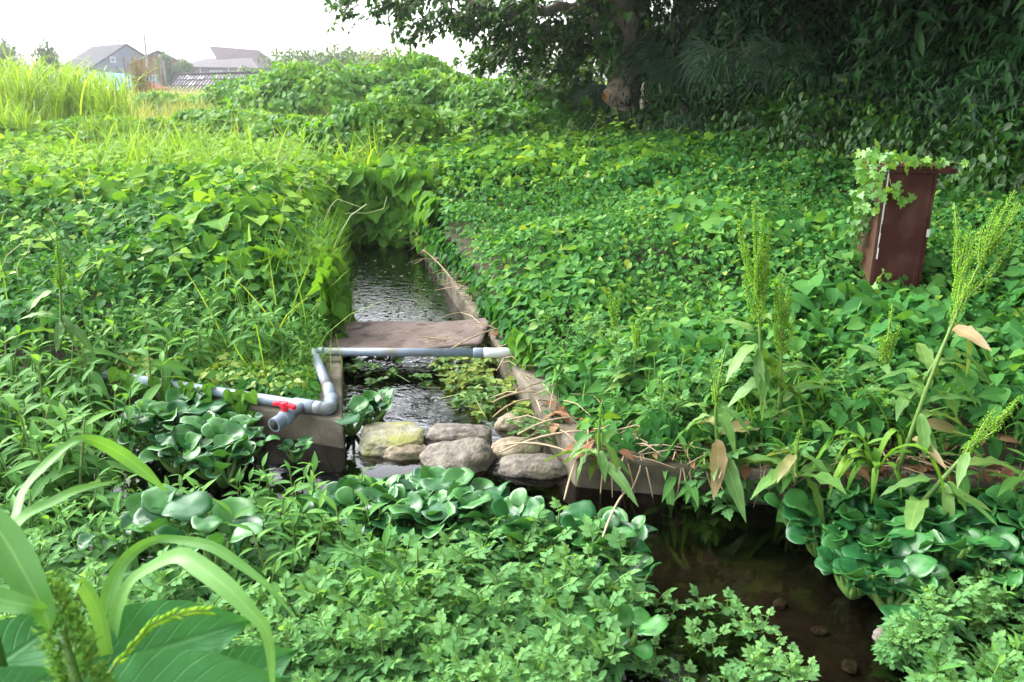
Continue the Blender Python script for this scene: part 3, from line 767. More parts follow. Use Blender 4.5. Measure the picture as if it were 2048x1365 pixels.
grassy(g, 1500, (.2, 4), (4.4, 16), lambda X, Y: rightb(X, Y), [ARC1, ARC2, THIN2], (.2, .5), (.1, .7), (.7, 36, .62), .4)
grassy(g, 900, (.5, 3.2), (3.5, 4.6), lambda X, Y: rightb(X, Y), [ARC2, ARC3], (.25, .55), (.1, .7), (.35, 37, .5), .4)
tag(g.build('bank_grass', M['grass']), 'fine upright grass tufts among the weeds on both banks', 'grass', kind='stuff')

# right bank cover
g = Geo()
cover(g, 44000, (-1.6, 6.2), (4.0, 9), lambda X, Y: rightb(X, Y) & (np.abs(X) < .7 * Y + 2.6), [VINE2, OVATE, VINE2, OVATE2], (.035, .085), depth=.09, tilt=.4, tint=(.1, .95), toward=.8)
cover(g, 30000, (-1.9, 6.5), (9, 17.5), lambda X, Y: rightb(X, Y) & fov(X, Y) & (X < 7), [OVATE, VINE2, OVATE2], (.045, .10), depth=.12, tilt=.5, tint=(.0, .8))
cover(g, 1300, (.4, 4.5), (3.8, 5.2), lambda X, Y: rightb(X, Y), [OVATE, OVATE2], (.08, .15), depth=.1, tint=(.2, .9), lift=.06)
cover(g, 1500, (1.5, 5.5), (4.6, 8.5), lambda X, Y: rightb(X, Y) & (vnoise(X, Y, .9, 71) > .5), [VINE2, OVATE2], (.09, .17), depth=.1, tint=(.2, .8), lift=.08)
curtain(g, [(XR(11), 11), (XR(8.5) + .1, 8.5)], 200, .3, -.05, (-1, 0), [OVATE, VINE2], (.08, .13), .12)
curtain(g, [(XR(10) + .16, 10), (XR(7) + .16, 7)], 260, .3, .02, (-1, 0), [OVATE, VINE2], (.06, .11), .12)
curtain(g, [(XR(6.9) + .12, 6.9), (XR(5.6) + .14, 5.6)], 200, .25, .0, (-1, 0), [OVATE, VINE2], (.06, .11), .1)
curtain(g, [(.5, 4.02), (1.7, 3.8)], 130, .16, -.08, (-.2, -1), [OVATE2, VINE2], (.05, .1), .07)
curtain(g, [(.75, 4.12), (.9, 4.06), (1.6, 3.95), (3.2, 3.9)], 340, .25, .0, (-.2, -1), [OVATE, OVATE2], (.07, .14), .1)
cover(g, 6000, (-1, 4.8), (4.2, 12), lambda X, Y: rightb(X, Y) & (vnoise(X, Y, .8, 72) > .6), [TOOTH, LANCE], (.05, .12), depth=.06, tint=(.5, 1), lift=.04)
tag(g.build('right_weeds', M['cover']), 'small heart leaved weeds carpeting the right bank', 'weeds', kind='stuff')

# seeding pale grass field at the back left
g = Geo()
grassy(g, 22000, (-26, 0), (17.5, 48), lambda X, Y: fov(X, Y) & (X < -.08 * Y) & (vnoise(X, Y, 4, 51) > .25), [THIN1, THIN2], (.5, .95), (.1, 1), None, .3, 1.7)
tag(g.build('seeding_grass', M['drygrass']), 'pale yellow seeding grass in the field behind the vines', 'grass', kind='stuff')
g = Geo()
cover(g, 5000, (-60, 10), (32, 85), lambda X, Y: fov(X, Y), [VINE2, RHOMB], (.4, .7), depth=.4, tint=(.4, 1))
cover(g, 16000, (-28, 2), (16.5, 34), lambda X, Y: fov(X, Y) & (X < -.06 * Y), [OVATE, RHOMB, LANCE_LOW], (.10, .24), depth=.12, tint=(.4, 1.1))
tag(g.build('far_weeds', M['mound']), 'pale green weeds reaching back to the houses', 'weeds', kind='stuff')

# dry straw and twigs
g = Geo()
for k in range(330):
    Y = U(4.05, 11.5); X = XR(Y) + U(-.08, .35); a = U(-PI, PI); ln = U(.08, .35)
    if k > 180: X = U(.45, 2.3); Y = float(front(X)) + U(-.02, .3); ln = U(.08, .3)
    z = .05 + U(0, .05); dz = U(-.3, .2)
    p0 = np.array([X, Y, z]); p2 = p0 + ln * np.array([math.cos(a), math.sin(a), dz]); pm = (p0 + p2) / 2 + np.array([0, 0, U(0, .04)])
    g.tube([p0, pm, p2], [.004, .004, .002], 4, U(0, 1), cap=False)
for k in range(26):   # hanging over the lip
    X = U(.5, 2.0); Y = float(front(X)) - .01; p0 = np.array([X, Y + .08, .05]); p1 = np.array([X + U(-.03, .03), Y - .03, .03]); p2 = np.array([X + U(-.08, .08), Y - U(.03, .08), -U(.12, .36)])
    g.tube(arc_pts(p0, p1, p2, 5), [.005, .005, .005, .004, .002], 4, U(.2, 1), cap=False)
for a, b in (((1250, 985), (1205, 1075)), ((1160, 905), (1128, 1000)), ((1000, 905), (1165, 862)), ((1010, 890), (1140, 905)), ((985, 805), (1080, 785)), ((1035, 870), (1150, 835)), ((1060, 800), (985, 835)), ((900, 700), (1010, 655)), ((845, 500), (905, 560)), ((1180, 925), (1120, 860))):
    p0, p2 = at_z(*a, -.05 if a[1] > 890 else .05), at_z(*b, .1); g.tube(arc_pts(p0, (p0 + p2) / 2 + np.array([0, 0, .06]), p2, 7), [.006] * 6 + [.003], 5, U(.4, 1), cap=False)
tag(g.build('dry_straw', M['straw']), 'dry straw and dead twigs strewn along the right wall', 'straw', kind='stuff')
g = Geo()
for k in range(38):
    c = at_z(U(850, 900), U(668, 692), .05) if k < 24 else at_z(U(720, 960), U(650, 692), .05); a = U(-PI, PI); ln = U(.03, .14)
    g.tube([c, c + np.array([math.cos(a) * ln, math.sin(a) * ln * .6, U(0, .015)])], [.003, .002], 4, U(.2, 1), cap=False)
tag(g.build('plate_straw', M['straw']), 'little tangle of straw caught on the rusty plate', 'straw', kind='stuff')
# fallen leaves: brown litter
g = Geo()
n = 420
X = U(.2, 2.6, n); Y = np.where(np.arange(n) < 260, front(X) + U(.0, .4, n), U(4, 10, n)); X = np.where(np.arange(n) < 260, X, XR(Y) + U(.02, .4, n))
X[-90:], Y[-90:] = U(-2.9, -1.9, 90), U(4.95, 5.4, 90); Y[-90:] = np.maximum(Y[-90:], front(X[-90:]) + .1)
X[-150:-90] = U(1.0, 1.7, 60); Y[-150:-90] = U(8.8, 9.8, 60)
R = frame(dirs(U(-PI, PI, n), U(-.2, .2, n)), np.array([0, 0, 1.0]) + rng.normal(0, .3, (n, 3)))
Z = np.maximum(ground(X, Y), .03) + U(.01, .05, n); Z[-150:-90] += .2
g.scatter(OVATE, np.c_[X, Y, Z], R, U(.05, .13, n), U(0, .8, n))
tag(g.build('leaf_litter', leaf_mat('dead_leaf', (.10, .05, .025), (.20, .10, .05), (.30, .19, .10), .8, .1, .2)), 'brown dead leaves lying along the wall tops', 'dead leaves', kind='stuff')

# ------------------------------------------------------------------ plants as things
def place(proto, spots, label, group):
    for i, (x, y, z, rz, s) in enumerate(spots):
        o = proto if i == 0 else copy_tree(proto)
        o.location = (x, y, z); o.rotation_euler = (0, 0, rz); o.scale = (s, s, s)
        if label: o['label'] = label
        if group: o['group'] = group

def smartweed(seed, H=.5, nst=4, big=.74):
    r = np.random.default_rng(seed); g = Geo(); gs = Geo()
    for st in range(nst):
        a0 = r.uniform(-PI, PI); lean = r.uniform(.05, .3); h = H * r.uniform(.75, 1.1)
        base = np.array([math.cos(a0) * .03, math.sin(a0) * .03, 0]) * st
        def P(s): return base + np.array([math.cos(a0) * lean * h * s ** 1.4, math.sin(a0) * lean * h * s ** 1.4, h * s])
        gs.tube([P(s) for s in np.linspace(0, 1, 6)], np.linspace(.008, .003, 6), 5, r.uniform(.2, .8), 0, cap=False)
        nl = 10
        az = r.uniform(0, 6)
        for i in range(nl):
            s = .25 + .75 * (i / (nl - 1)) ** .8; az += 2.4 + r.normal(0, .3)
            el = r.uniform(-.25, .35) if i < nl - 3 else r.uniform(.35, 1.0)
            ln = (r.uniform(.17, .27) if i < nl - 3 else r.uniform(.09, .17)) * big
            d = dirs(np.array([az]), np.array([el])); nn = np.array([[-math.cos(az) * .2, -math.sin(az) * .2, 1.0]]) + r.normal(0, .18, (1, 3))
            g.scatter([LANCE, LANCE2][r.integers(0, 2)] if i < nl - 3 else LANCE, P(s), frame(d, nn), np.array([[ln * 1.1, ln, ln]]), np.clip(r.uniform(.15, .6) + .45 * (i / nl) ** 3, 0, 1))
    return g, gs
def make_smart(seed, **k):
    g, gs = smartweed(seed, **k)
    o = thing('smartweed_plant', 'light green smartweed plant with whorls of pointed leaves', 'weed')
    g.build('leaves', M['smart'], o); gs.build('stem', M['stem'], o); return o

def bidens(seed, H=.38, nst=5):
    r = np.random.default_rng(seed); g = Geo(); gs = Geo()
    for st in range(nst):
        a0 = r.uniform(-PI, PI); lean = r.uniform(.05, .42); h = H * r.uniform(.7, 1.1)
        def P(s): return np.array([math.cos(a0) * lean * h * s, math.sin(a0) * lean * h * s, h * s])
        gs.tube([P(s) for s in np.linspace(0, 1, 4)], np.linspace(.006, .003, 4), 4, r.uniform(.2, .7), 0, cap=False)
        az = r.uniform(0, 6); tb = r.uniform(.1, .55)
        for i in range(6):
            s = .4 + .6 * i / 5; az += PI / 2 + r.normal(0, .3)
            for side in (0, PI):
                a = az + side; el = r.uniform(.0, .5) if i < 4 else r.uniform(.4, 1.1)
                L_ = r.uniform(.085, .15) * (1 if i < 4 else .65)
                d = dirs(np.array([a]), np.array([el]))[0]; p0 = P(s)
                x = unit(np.cross(d, [0, 0, 1.0]))
                nn = unit(np.cross(x, d))
                gs.tube([p0, p0 + d * L_ * .8], [.003, .0015], 3, .5, 0, cap=False)
                for (f, sd, sz) in ((.35, 1, .42), (.35, -1, .42), (.62, 1, .46), (.62, -1, .46), (.75, 0, .5)):
                    q = p0 + d * L_ * f - np.array([0, 0, .25 * L_ * f * f]); dd = unit(d * (1 if sd == 0 else .55) + x * sd * .9 + np.array([0, 0, -.15]))
                    g.scatter(TOOTH, q, frame(dd[None], nn[None] + r.normal(0, .2, (1, 3))), L_ * sz * r.uniform(.85, 1.2), np.clip(tb + r.uniform(-.12, .12) + (.3 if i >= 4 else 0), 0, 1))
    return g, gs
def make_bidens(seed, **k):
    g, gs = bidens(seed, **k)
    o = thing('marigold_weed', 'soft green weed with toothed compound leaves', 'weed')
    g.build('leaves', M['bidens'], o); gs.build('stem', M['stem'], o); return o

def hyacinth(seed, n=7, H=.16, S=.135, els=(.0, 1.0)):
    r = np.random.default_rng(seed); g = Geo(); gs = Geo()
    for i in range(n):
        a = i * 2.4 + r.normal(0, .3); out = r.uniform(.3, 1.15); h = H * r.uniform(.55, 1.15)
        tip = np.array([math.cos(a) * out * h * .9, math.sin(a) * out * h * .9, h])
        p = arc_pts((0, 0, 0), tip * np.array([.75, .75, .4]), tip, 6)
        gs.tube(p, [.012, .017, .016, .012, .009, .007], 6, r.uniform(.2, .6), 0, cap=False)
        el = r.uniform(*els); d = dirs(np.array([a + r.normal(0, .6)]), np.array([el]))
        nn = np.array([[-math.cos(a) * math.sin(el), -math.sin(a) * math.sin(el), math.cos(el) + .15]]) + r.normal(0, .15, (1, 3))
        s = S * r.uniform(.55, 1.25)
        g.scatter(HY[r.integers(0, 4)], tip, frame(d, nn), np.array([[s * r.uniform(.85, 1.05), s, s]]), r.uniform(.0, 1.0))
    return g, gs
def make_hy(seed, **k):
    g, gs = hyacinth(seed, **k)
    o = thing('water_hyacinth', 'glossy round leaved water hyacinth', 'water plant')
    g.build('leaves', M['hya'], o); gs.build('petioles', M['stem'], o); return o

def poly_spots(poly, ztop, n, H, mind=.1, hvar=.15, floor=None, scale=None):
    """world spots whose plant tops show inside an area of the picture"""
    W = np.array([at_z(x, y, ztop) for x, y in poly]); lo, hi = W.min(0), W.max(0)
    out = []; tries = 0
    while len(out) < n and tries < n * 60:
        tries += 1
        x, y = U(lo[0], hi[0]), U(lo[1], hi[1])
        if not in_poly(proj((x, y, ztop)), poly)[0]: continue
        if any((x - q[0]) ** 2 + (y - q[1]) ** 2 < mind * mind for q in out): continue
        z = float(ground(x, y)) - .01
        if floor is not None: z = max(z, floor)
        s = (ztop - z) / H * U(1 - hvar, 1 + hvar)
        s = min(max(s, .4), 1.5) if scale is None else U(*scale)
        out.append((x, y, z, U(-PI, PI), s))
    return out

SM = [make_smart(100 + i, H=.5, nst=4) for i in range(5)]
BI = [make_bidens(200 + i) for i in range(5)]
HYR = [make_hy(350 + i, n=7 + i % 3, H=.13, S=.118, els=(.0, .8)) for i in range(4)]
HYP = [make_hy(300 + i, n=6 + i % 3) for i in range(5)]
def split_place(protos, spots, label, group):
    """copies the plants over the spots; the first use of a kind keeps the original"""
    for i, sp in enumerate(spots):
        p = protos[i % len(protos)]
        o = copy_tree(p)
        o.location = sp[:3]; o.rotation_euler = (U(-.08, .08), U(-.08, .08), sp[3]); o.scale = (sp[4],) * 3
        o['label'] = label; o['group'] = group

z0 = .02
split_place(SM, poly_spots([(-500, 860), (120, 900), (330, 975), (560, 930), (700, 960), (900, 1040), (860, 1150), (700, 1200), (560, 1190), (300, 1080), (-500, 1200)], .02, 98, .5, .15), 'smartweed with pointed leaves in the mass growing in the near stream', 'smartweed in the near stream')
split_place(SM, poly_spots([(-300, 640), (110, 650), (200, 700), (245, 780), (270, 850), (150, 880), (-300, 860)], .28, 36, .5, .2), 'smartweed with drooping pointed leaves on the left bank before the pipe end', 'smartweed on the left bank')
split_place(SM, poly_spots([(60, 560), (330, 520), (420, 580), (540, 600), (600, 640), (420, 640), (180, 660)], .45, 26, .5, .26), 'smartweed standing among the small weeds behind the front pipe', 'smartweed behind the pipe')
split_place(SM, [(*at_z(x, y, .04), U(-3, 3), s) for x, y, s in ((612, 740, .5), (598, 715, .55), (640, 700, .45), (622, 690, .6), (575, 735, .6))], 'small smartweed crowding the left end of the crossing pipe', 'smartweed at the pipe end')
split_place(SM, poly_spots([(1200, 780), (1500, 800), (1640, 820), (2400, 860), (2400, 930), (1700, 890), (1300, 870)], .22, 28, .5, .22), 'smartweed leaning over the right stream wall', 'smartweed on the right bank')
split_place(SM, poly_spots([(1840, 1200), (2048, 1160), (2048, 1365), (1900, 1365)], -.03, 9, .5, .22), 'smartweed on the near right stream edge', 'smartweed at the lower right')
split_place(BI, poly_spots([(540, 1200), (800, 1090), (1000, 1080), (1270, 1120), (1230, 1180), (1150, 1260), (1180, 1365), (520, 1365)], .0, 100, .38, .12), 'toothed compound leaved weed in the near mass at the bottom', 'compound leaved weeds at the bottom')
split_place(BI, poly_spots([(0, 1140), (220, 1130), (560, 1200), (540, 1400), (0, 1400)], .0, 22, .38, .15), 'toothed compound leaved weed under the corn leaves', 'compound leaved weeds under the corn')
split_place(BI, poly_spots([(1300, 1210), (1420, 1200), (1530, 1275), (1580, 1365), (1250, 1365)], -.12, 22, .38, .13), 'toothed compound leaved weed at the water edge near the bottom', 'compound leaved weeds at the water edge')
split_place(BI, poly_spots([(1850, 1200), (1930, 1150), (2350, 1150), (2350, 1365), (1900, 1365), (1850, 1290)], -.06, 36, .38, .13), 'toothed compound leaved weed at the lower right bank', 'compound leaved weeds at the lower right')
split_place(HYP, poly_spots([(735, 985), (880, 985), (1000, 1040), (1200, 1090), (1240, 1120), (1120, 1110), (900, 1060), (720, 1050), (600, 1030)], -.05, 72, .2, .08, floor=WATER, scale=(.74, 1.12)), 'water hyacinth with glossy leaves in the band before the dam stones', 'water hyacinths before the dam stones')
split_place(HYP, poly_spots([(290, 815), (400, 805), (480, 830), (490, 890), (440, 940), (330, 900)], -.03, 32, .2, .09, floor=WATER, scale=(.74, 1.1)), 'water hyacinth growing against the left wall below the pipe', 'water hyacinths under the front pipe')
split_place(HYR, poly_spots([(1570, 1030), (1650, 985), (1880, 970), (2300, 1010), (2300, 1060), (2300, 1200), (1880, 1120), (1780, 1200), (1720, 1170), (1640, 1080)], -.06, 84, .15, .09, floor=WATER, scale=(.75, 1.15)), 'water hyacinth floating along the right stream wall', 'water hyacinths along the right wall')
split_place(BI, [(*at_z(x, y, -.2), U(-3, 3), s) for x, y, s in ((1835, 1330, .6), (1850, 1290, .55), (1780, 1345, .5))], 'toothed compound leaved weed hanging over the pale stone', 'compound leaved weeds at the pale stone')
split_place(HYP, [(*at_z(x, y, WATER), U(-3, 3), s) for x, y, s in ((735, 855, .95), (760, 838, .8), (705, 870, .9))], 'water hyacinth in the channel corner behind the mossy stone', 'water hyacinths in the channel')
split_place(BI, [(*at_z(x, y, -.2), U(-3, 3), s) for x, y, s in ((1835, 1330, .6), (1850, 1290, .55), (1780, 1345, .5))], 'toothed compound leaved weed hanging over the pale stone', 'compound leaved weeds at the pale stone')
split_place(HYP, [(*at_z(x, y, WATER), U(-3, 3), s) for x, y, s in ((255, 1120, 1.2), (345, 1120, 1.2), (430, 1160, 1.3), (1240, 1115, .8), (1205, 1220, .7), (1250, 1180, .7), (1250, 1310, .8), (590, 925, .55))], 'water hyacinth poking out between the smartweed and the compound leaved weeds', 'scattered water hyacinths')
split_place(SM, poly_spots([(1000, 620), (1200, 560), (1500, 560), (1700, 620), (1650, 760), (1300, 760), (1180, 720)], .42, 26, .5, .3), 'smartweed rising out of the small leaved carpet of the right bank', 'smartweed on the right bank carpet')
split_place(BI, poly_spots([(1080, 560), (1300, 480), (1700, 560), (1900, 720), (1700, 860), (1330, 840), (1200, 760)], .36, 52, .38, .25), 'toothed compound leaved weed growing among the right bank carpet', 'compound leaved weeds on the right bank')
for p in SM + BI + HYP + HYR:
    for c in list(p.children): bpy.data.objects.remove(c)
    bpy.data.objects.remove(p)
# filler foliage low in the near stream so no bare bed shows between the plants
g = Geo()
fl = [(0, 1000), (600, 1000), (1000, 1060), (1220, 1130), (1200, 1280), (1250, 1365), (1250, 1500), (0, 1500), (-700, 1500), (-700, 1000)]
n = 16000
W = np.array([at_z(x, y, -.1) for x, y in fl]); lo, hi = W.min(0), W.max(0)
P = np.c_[U(lo[0], hi[0], n), U(lo[1], hi[1], n), np.full(n, -.1)]; P = P[in_poly(proj(P), fl)]; n = len(P)
P[:, 2] = U(-.32, -.06, n)
R = frame(dirs(U(-PI, PI, n), U(-.5, .4, n)), np.array([0, -.1, 1.0]) + rng.normal(0, .4, (n, 3)))
wh = rng.integers(0, 2, n)
g.scatter(TOOTH, P[wh == 0], R[wh == 0], U(.045, .08, (wh == 0).sum()), U(.0, .6, (wh == 0).sum()))
g.scatter(LANCE, P[wh == 1], R[wh == 1], U(.08, .15, (wh == 1).sum()), U(.0, .5, (wh == 1).sum()))
tag(g.build('stream_undergrowth', M['bidens']), 'low leaves filling the near stream beneath the taller weeds', 'weeds', kind='stuff')
# watercress-like trailing weed in the channel
g = Geo(); gs = Geo()
def cress(poly, n, tint, H=(.0, .14), z=WATER, size=(.03, .065)):
    W = np.array([at_z(x, y, z) for x, y in poly]); lo, hi = W.min(0), W.max(0)
    P = np.c_[U(lo[0], hi[0], n), U(lo[1], hi[1], n), np.full(n, z)]; P = P[in_poly(proj(P), poly)]
    P = P[vnoise(P[:, 0], P[:, 1], .22, 61) > .38]
    for p in P:
        p = p + np.array([0, 0, U(*H)]); a = U(-PI, PI)
        for k in range(5):
            aa = a + (k - 2) * 1.0; d = dirs(np.array([aa]), np.array([U(-.3, .4)])); g.scatter(TOOTH, p, frame(d, np.array([[0, -.2, 1.0]]) + rng.normal(0, .25, (1, 3))), U(*size), np.clip(U(*tint), 0, 1))
        if U(0, 1) < .3: gs.tube([p, p + np.array([U(-.2, .2), U(-.2, .2), U(-.12, 0)])], [.004, .003], 4, U(.3, .8), cap=False)
cress([(840, 720), (1030, 705), (1075, 830), (1060, 870), (960, 850), (900, 790)], 520, (.4, 1.1), size=(.04, .075))
cress([(690, 715), (800, 700), (800, 750), (740, 790), (695, 780)], 110, (.1, .6))
cress([(820, 780), (1000, 790), (1040, 850), (990, 855), (870, 800)], 200, (.1, .6))
cress([(1000, 860), (1090, 850), (1140, 915), (1070, 905)], 130, (.1, .6), (.05, .16), WATER + .06, (.025, .05))
cress([(985, 860), (1050, 850), (1060, 885), (1000, 900)], 60, (.1, .6), (.05, .16), WATER + .06, (.025, .05))
gs.build('trailing_stems', M['stem'], None)
tag(bpy.data.objects['trailing_stems'], 'trailing green stems of the water weed in the channel', 'weeds', kind='stuff')
tag(g.build('water_weed', leaf_mat('cress_leaf', (.03, .11, .025), (.09, .20, .035), (.26, .32, .05), .5, .35, .4)), 'yellow green cress like weed floating in the channel below the pipe', 'water weed', kind='stuff')
# floating debris upstream
g = Geo()
P = np.array([at_z(U(700, 930), U(520, 650), WATER + .006) for _ in range(150)]); P = P[(P[:, 0] < XR(P[:, 1]) - .05)]; n = len(P)
g.scatter(RHOMB, P, frame(dirs(U(-PI, PI, n), np.zeros(n)), np.array([0, 0, 1.0]) + rng.normal(0, .06, (n, 3))), U(.02, .09, n), U(0, .8, n))
tag(g.build('floating_debris', leaf_mat('wet_debris', (.02, .03, .015), (.04, .05, .02), (.09, .09, .04), .5, .1, .4)), 'dark leaf scraps floating on the upstream water', 'debris', kind='stuff')

# ------------------------------------------------------------------ ribbons: corn and taro in the near left corner
def ribbon(g, pts, widths, normal_hint, tint, n=26, wave=.0, fold=.25, mat=0, twist=0.0):
    pts = np.array(pts, float); k = len(pts)
    # Catmull-Rom
    ext = np.vstack([2 * pts[0] - pts[1], pts, 2 * pts[-1] - pts[-2]])
    out, ww = [], []
    for i in range(n + 1):
        s = i / n * (k - 1); j = min(int(s), k - 2); t = s - j
        a, b, c, d = ext[j], ext[j + 1], ext[j + 2], ext[j + 3]
        out.append(.5 * (2 * b + (c - a) * t + (2 * a - 5 * b + 4 * c - d) * t * t + (3 * b - 3 * c + d - a) * t ** 3))
        ww.append(np.interp(s, np.arange(k), widths))
    out = np.array(out); tan = unit(np.gradient(out, axis=0))
    V, F, rib, lv = [], [], [], []
    for i in range(n + 1):
        nh = np.array(normal_hint, float)
        side = unit(np.cross(tan[i], nh)); nor = np.cross(side, tan[i])
        w = ww[i]; s = i / n
        tw = twist * math.sin(s * PI * 1.5); side, nor = side * math.cos(tw) + nor * math.sin(tw), nor * math.cos(tw) - side * math.sin(tw)
        for q, x in enumerate((-1, -.5, 0, .5, 1)):
            z = fold * abs(x) * w + wave * w * math.sin(s * 19 + q) * abs(x)
            V.append(out[i] + side * x * w + nor * z); rib.append(abs(x)); lv.append(s)
    for i in range(n):
        for q in range(4):
            a = i * 5 + q; F.append((a, a + 1, a + 6, a + 5))
    g.raw(np.array(V), np.array(F).ravel(), np.full(len(F), 4), tint, np.array(rib), np.array(lv), mat)

def at_t(px, py, t):
    u, v = (px - 1024) / FPX, (py - 682.5) / FPX
    return np.array([u * t, t * (CP - v * SP), CAMZ - t * (SP + v * CP)])

corn = thing('corn_plant', 'arching long leaved corn plant in the near left corner', 'corn', tuple(at_t(215, 1330, 1.62)))
off = np.array(corn.location)
def corn_leaf(parent, off, px, widths, hint, tint, label=None, **k):
    g = Geo(); ribbon(g, [at_t(*p) - off for p in px], widths, hint, tint, **k)
    o = g.build('leaf', M['corn'], parent)
    if label: o['label'] = label
    return o
g = Geo(); g.tube([np.array([.02, .05, -1.0]), at_t(212, 1345, 1.62) - off, at_t(214, 1280, 1.62) - off], [.022, .02, .014], 10, .5); g.build('stalk', M['stem'], corn)
corn_leaf(corn, off, [(221, 1300, 1.62), (235, 1225, 1.62), (263, 1165, 1.62), (303, 1135, 1.60), (357, 1112, 1.56), (400, 1135, 1.53), (454, 1175, 1.50), (497, 1218, 1.48), (530, 1255, 1.47), (543, 1310, 1.47), (546, 1400, 1.47)], [.013, .015, .015, .013, .016, .0195, .0185, .0145, .012, .010, .004], (-.1, -.75, .6), .75, wave=.12, twist=.35)
corn_leaf(corn, off, [(209, 1290, 1.64), (213, 1215, 1.66), (232, 1150, 1.70), (265, 1105, 1.74), (310, 1080, 1.78), (357, 1080, 1.78), (424, 1094, 1.76), (484, 1133, 1.74), (539, 1177, 1.72), (594, 1240, 1.70)], [.017, .016, .015, .012, .009, .009, .012, .010, .007, .002], (.1, -.7, .7), .6, wave=.1, twist=-.4)
corn_leaf(corn, off, [(214, 1310, 1.58), (200, 1235, 1.56), (180, 1190, 1.54), (160, 1165, 1.53), (152, 1180, 1.50)], [.012, .017, .016, .010, .003], (.3, -.8, .4), .8, twist=.5)
corn_leaf(corn, off, [(205, 1310, 1.6), (160, 1250, 1.6), (135, 1200, 1.6), (120, 1180, 1.58)], [.012, .013, .009, .003], (.2, -.7, .5), .65)
c2 = thing('corn_plant', 'second corn plant with broad folded blades at the left frame edge', 'corn', tuple(at_t(-20, 1250, 1.35))); off2 = np.array(c2.location)
g = Geo(); g.tube([np.array([-.02, .05, -.9]), np.array([-.01, 0, 0]), at_t(-8, 1080, 1.38) - off2], [.02, .018, .012], 10, .5); g.build('stalk', M['stem'], c2)
corn_leaf(c2, off2, [(-15, 1130, 1.38), (25, 1060, 1.48), (62, 1026, 1.56), (110, 1003, 1.62), (157, 980, 1.68), (236, 962, 1.74)], [.011, .013, .014, .013, .010, .002], (.1, -.6, .75), .7, wave=.06)
corn_leaf(c2, off2, [(-10, 1150, 1.38), (31, 1038, 1.55), (47, 985, 1.62), (83, 940, 1.7), (130, 895, 1.76), (165, 878, 1.8), (205, 888, 1.84), (248, 912, 1.88), (292, 945, 1.9), (333, 984, 1.92)], [.008, .009, .011, .012, .010, .009, .015, .017, .014, .002], (.15, -.75, .55), .62, wave=.08, twist=.3)
corn_leaf(c2, off2, [(-40, 1010, 1.3), (10, 1080, 1.28), (45, 1140, 1.26), (85, 1215, 1.24), (100, 1260, 1.24)], [.018, .028, .027, .018, .003], (.5, -.7, .2), .25, fold=.5)
corn_leaf(c2, off2, [(-60, 1180, 1.2), (0, 1200, 1.2), (60, 1212, 1.2), (95, 1218, 1.22)], [.012, .018, .012, .003], (.1, -.7, .6), .35)

# taro leaves
def taro_leaf(parent, off, base, tip, width, hint, t0, label=None, droop=.06, seed=1):
    b, tp = at_t(*base) - off, at_t(*tip) - off
    ax = tp - b; Ln = np.linalg.norm(ax); y = ax / Ln; h = np.array(hint, float); z = unit(h - y * h.dot(y)); x = np.cross(y, z)
    r = np.random.default_rng(seed); ph = r.uniform(0, 6, 3)
    prof = [(-.22, .10), (-.16, .30), (-.05, .44), (.1, .52), (.28, .55), (.45, .50), (.62, .40), (.78, .26), (.9, .13), (.97, .05), (1.0, .0)]
    V, F, rib, lv = [], [], [], []
    nx = 9
    yy = np.linspace(-.22, 1.0, 34)
    for yv in yy:
        w = np.interp(yv, [p[0] for p in prof], [p[1] for p in prof]) * width
        for i in range(nx):
            s = (i / (nx - 1)) * 2 - 1
            if yv < 0: sx = math.copysign(.0 + abs(s), s)
            px = s * w
            yo = yv - (.10 * abs(s) if yv > 0 else .05 * abs(s))
            if yv < 0 and abs(s) < .15: yo = 0
            zz = .22 * abs(s) * width * .5 - droop * yo * yo * 2 + .012 * math.sin(yv * 16 + ph[0] + 3 * s) * abs(s) + .01 * math.sin(30 * yv + ph[1]) * s * s
            V.append(b + y * yo * Ln + x * px * Ln + z * zz * Ln); rib.append(abs(s)); lv.append(yv)
    for j in range(len(yy) - 1):
        for i in range(nx - 1):
            a = j * nx + i; F.append((a, a + 1, a + nx + 1, a + nx))
    g = Geo(); g.raw(np.array(V), np.array(F).ravel(), np.full(len(F), 4), t0, np.array(rib), np.array(lv))
    o = g.build('leaf', M['taro'], parent)
    if label: o['label'] = label
    g = Geo(); g.tube(arc_pts(b, b + np.array([0, .05, -.25]), np.array([.0, .05, -1.1]), 7), .011, 6, .4); g.build('petiole', M['stem'], parent)
    return o
ta = thing('taro_plant', 'large heart shaped taro leaves below the arching corn leaf', 'taro', tuple(at_t(230, 1400, 1.5))); offt = np.array(ta.location)
taro_leaf(ta, offt, (236, 1325, 1.60), (522, 1228, 1.72), .66, (-.08, -.66, .72), .5, seed=2)
taro_leaf(ta, offt, (240, 1440, 1.48), (590, 1345, 1.56), .62, (-.05, -.62, .75), .6, seed=3)
taro_leaf(ta, offt, (420, 1400, 1.72), (605, 1290, 1.80), .7, (.1, -.62, .72), .35, seed=4)
taro_leaf(ta, offt, (-30, 1350, 1.40), (150, 1215, 1.55), .8, (.1, -.62, .72), .2, seed=5)
taro_leaf(ta, offt, (-40, 1430, 1.25), (130, 1330, 1.32), .8, (.15, -.6, .7), .1, seed=6)
# one big pale leaf on the right bank
tb = thing('taro_plant', 'single pale arrow shaped taro leaf standing on the right bank', 'taro', tuple(at_z(1335, 620, .15))); offb = np.array(tb.location)
q0 = proj(offb)[0]
tt = float(np.linalg.norm(offb - np.array([0, 0, CAMZ]))) * .98
taro_leaf(tb, offb, (1345, 570, tt), (1338, 612, tt - .05), 1.0, (-.2, -.75, .6), .95, seed=7)
tb.children[0].scale = (1, 1, 1)
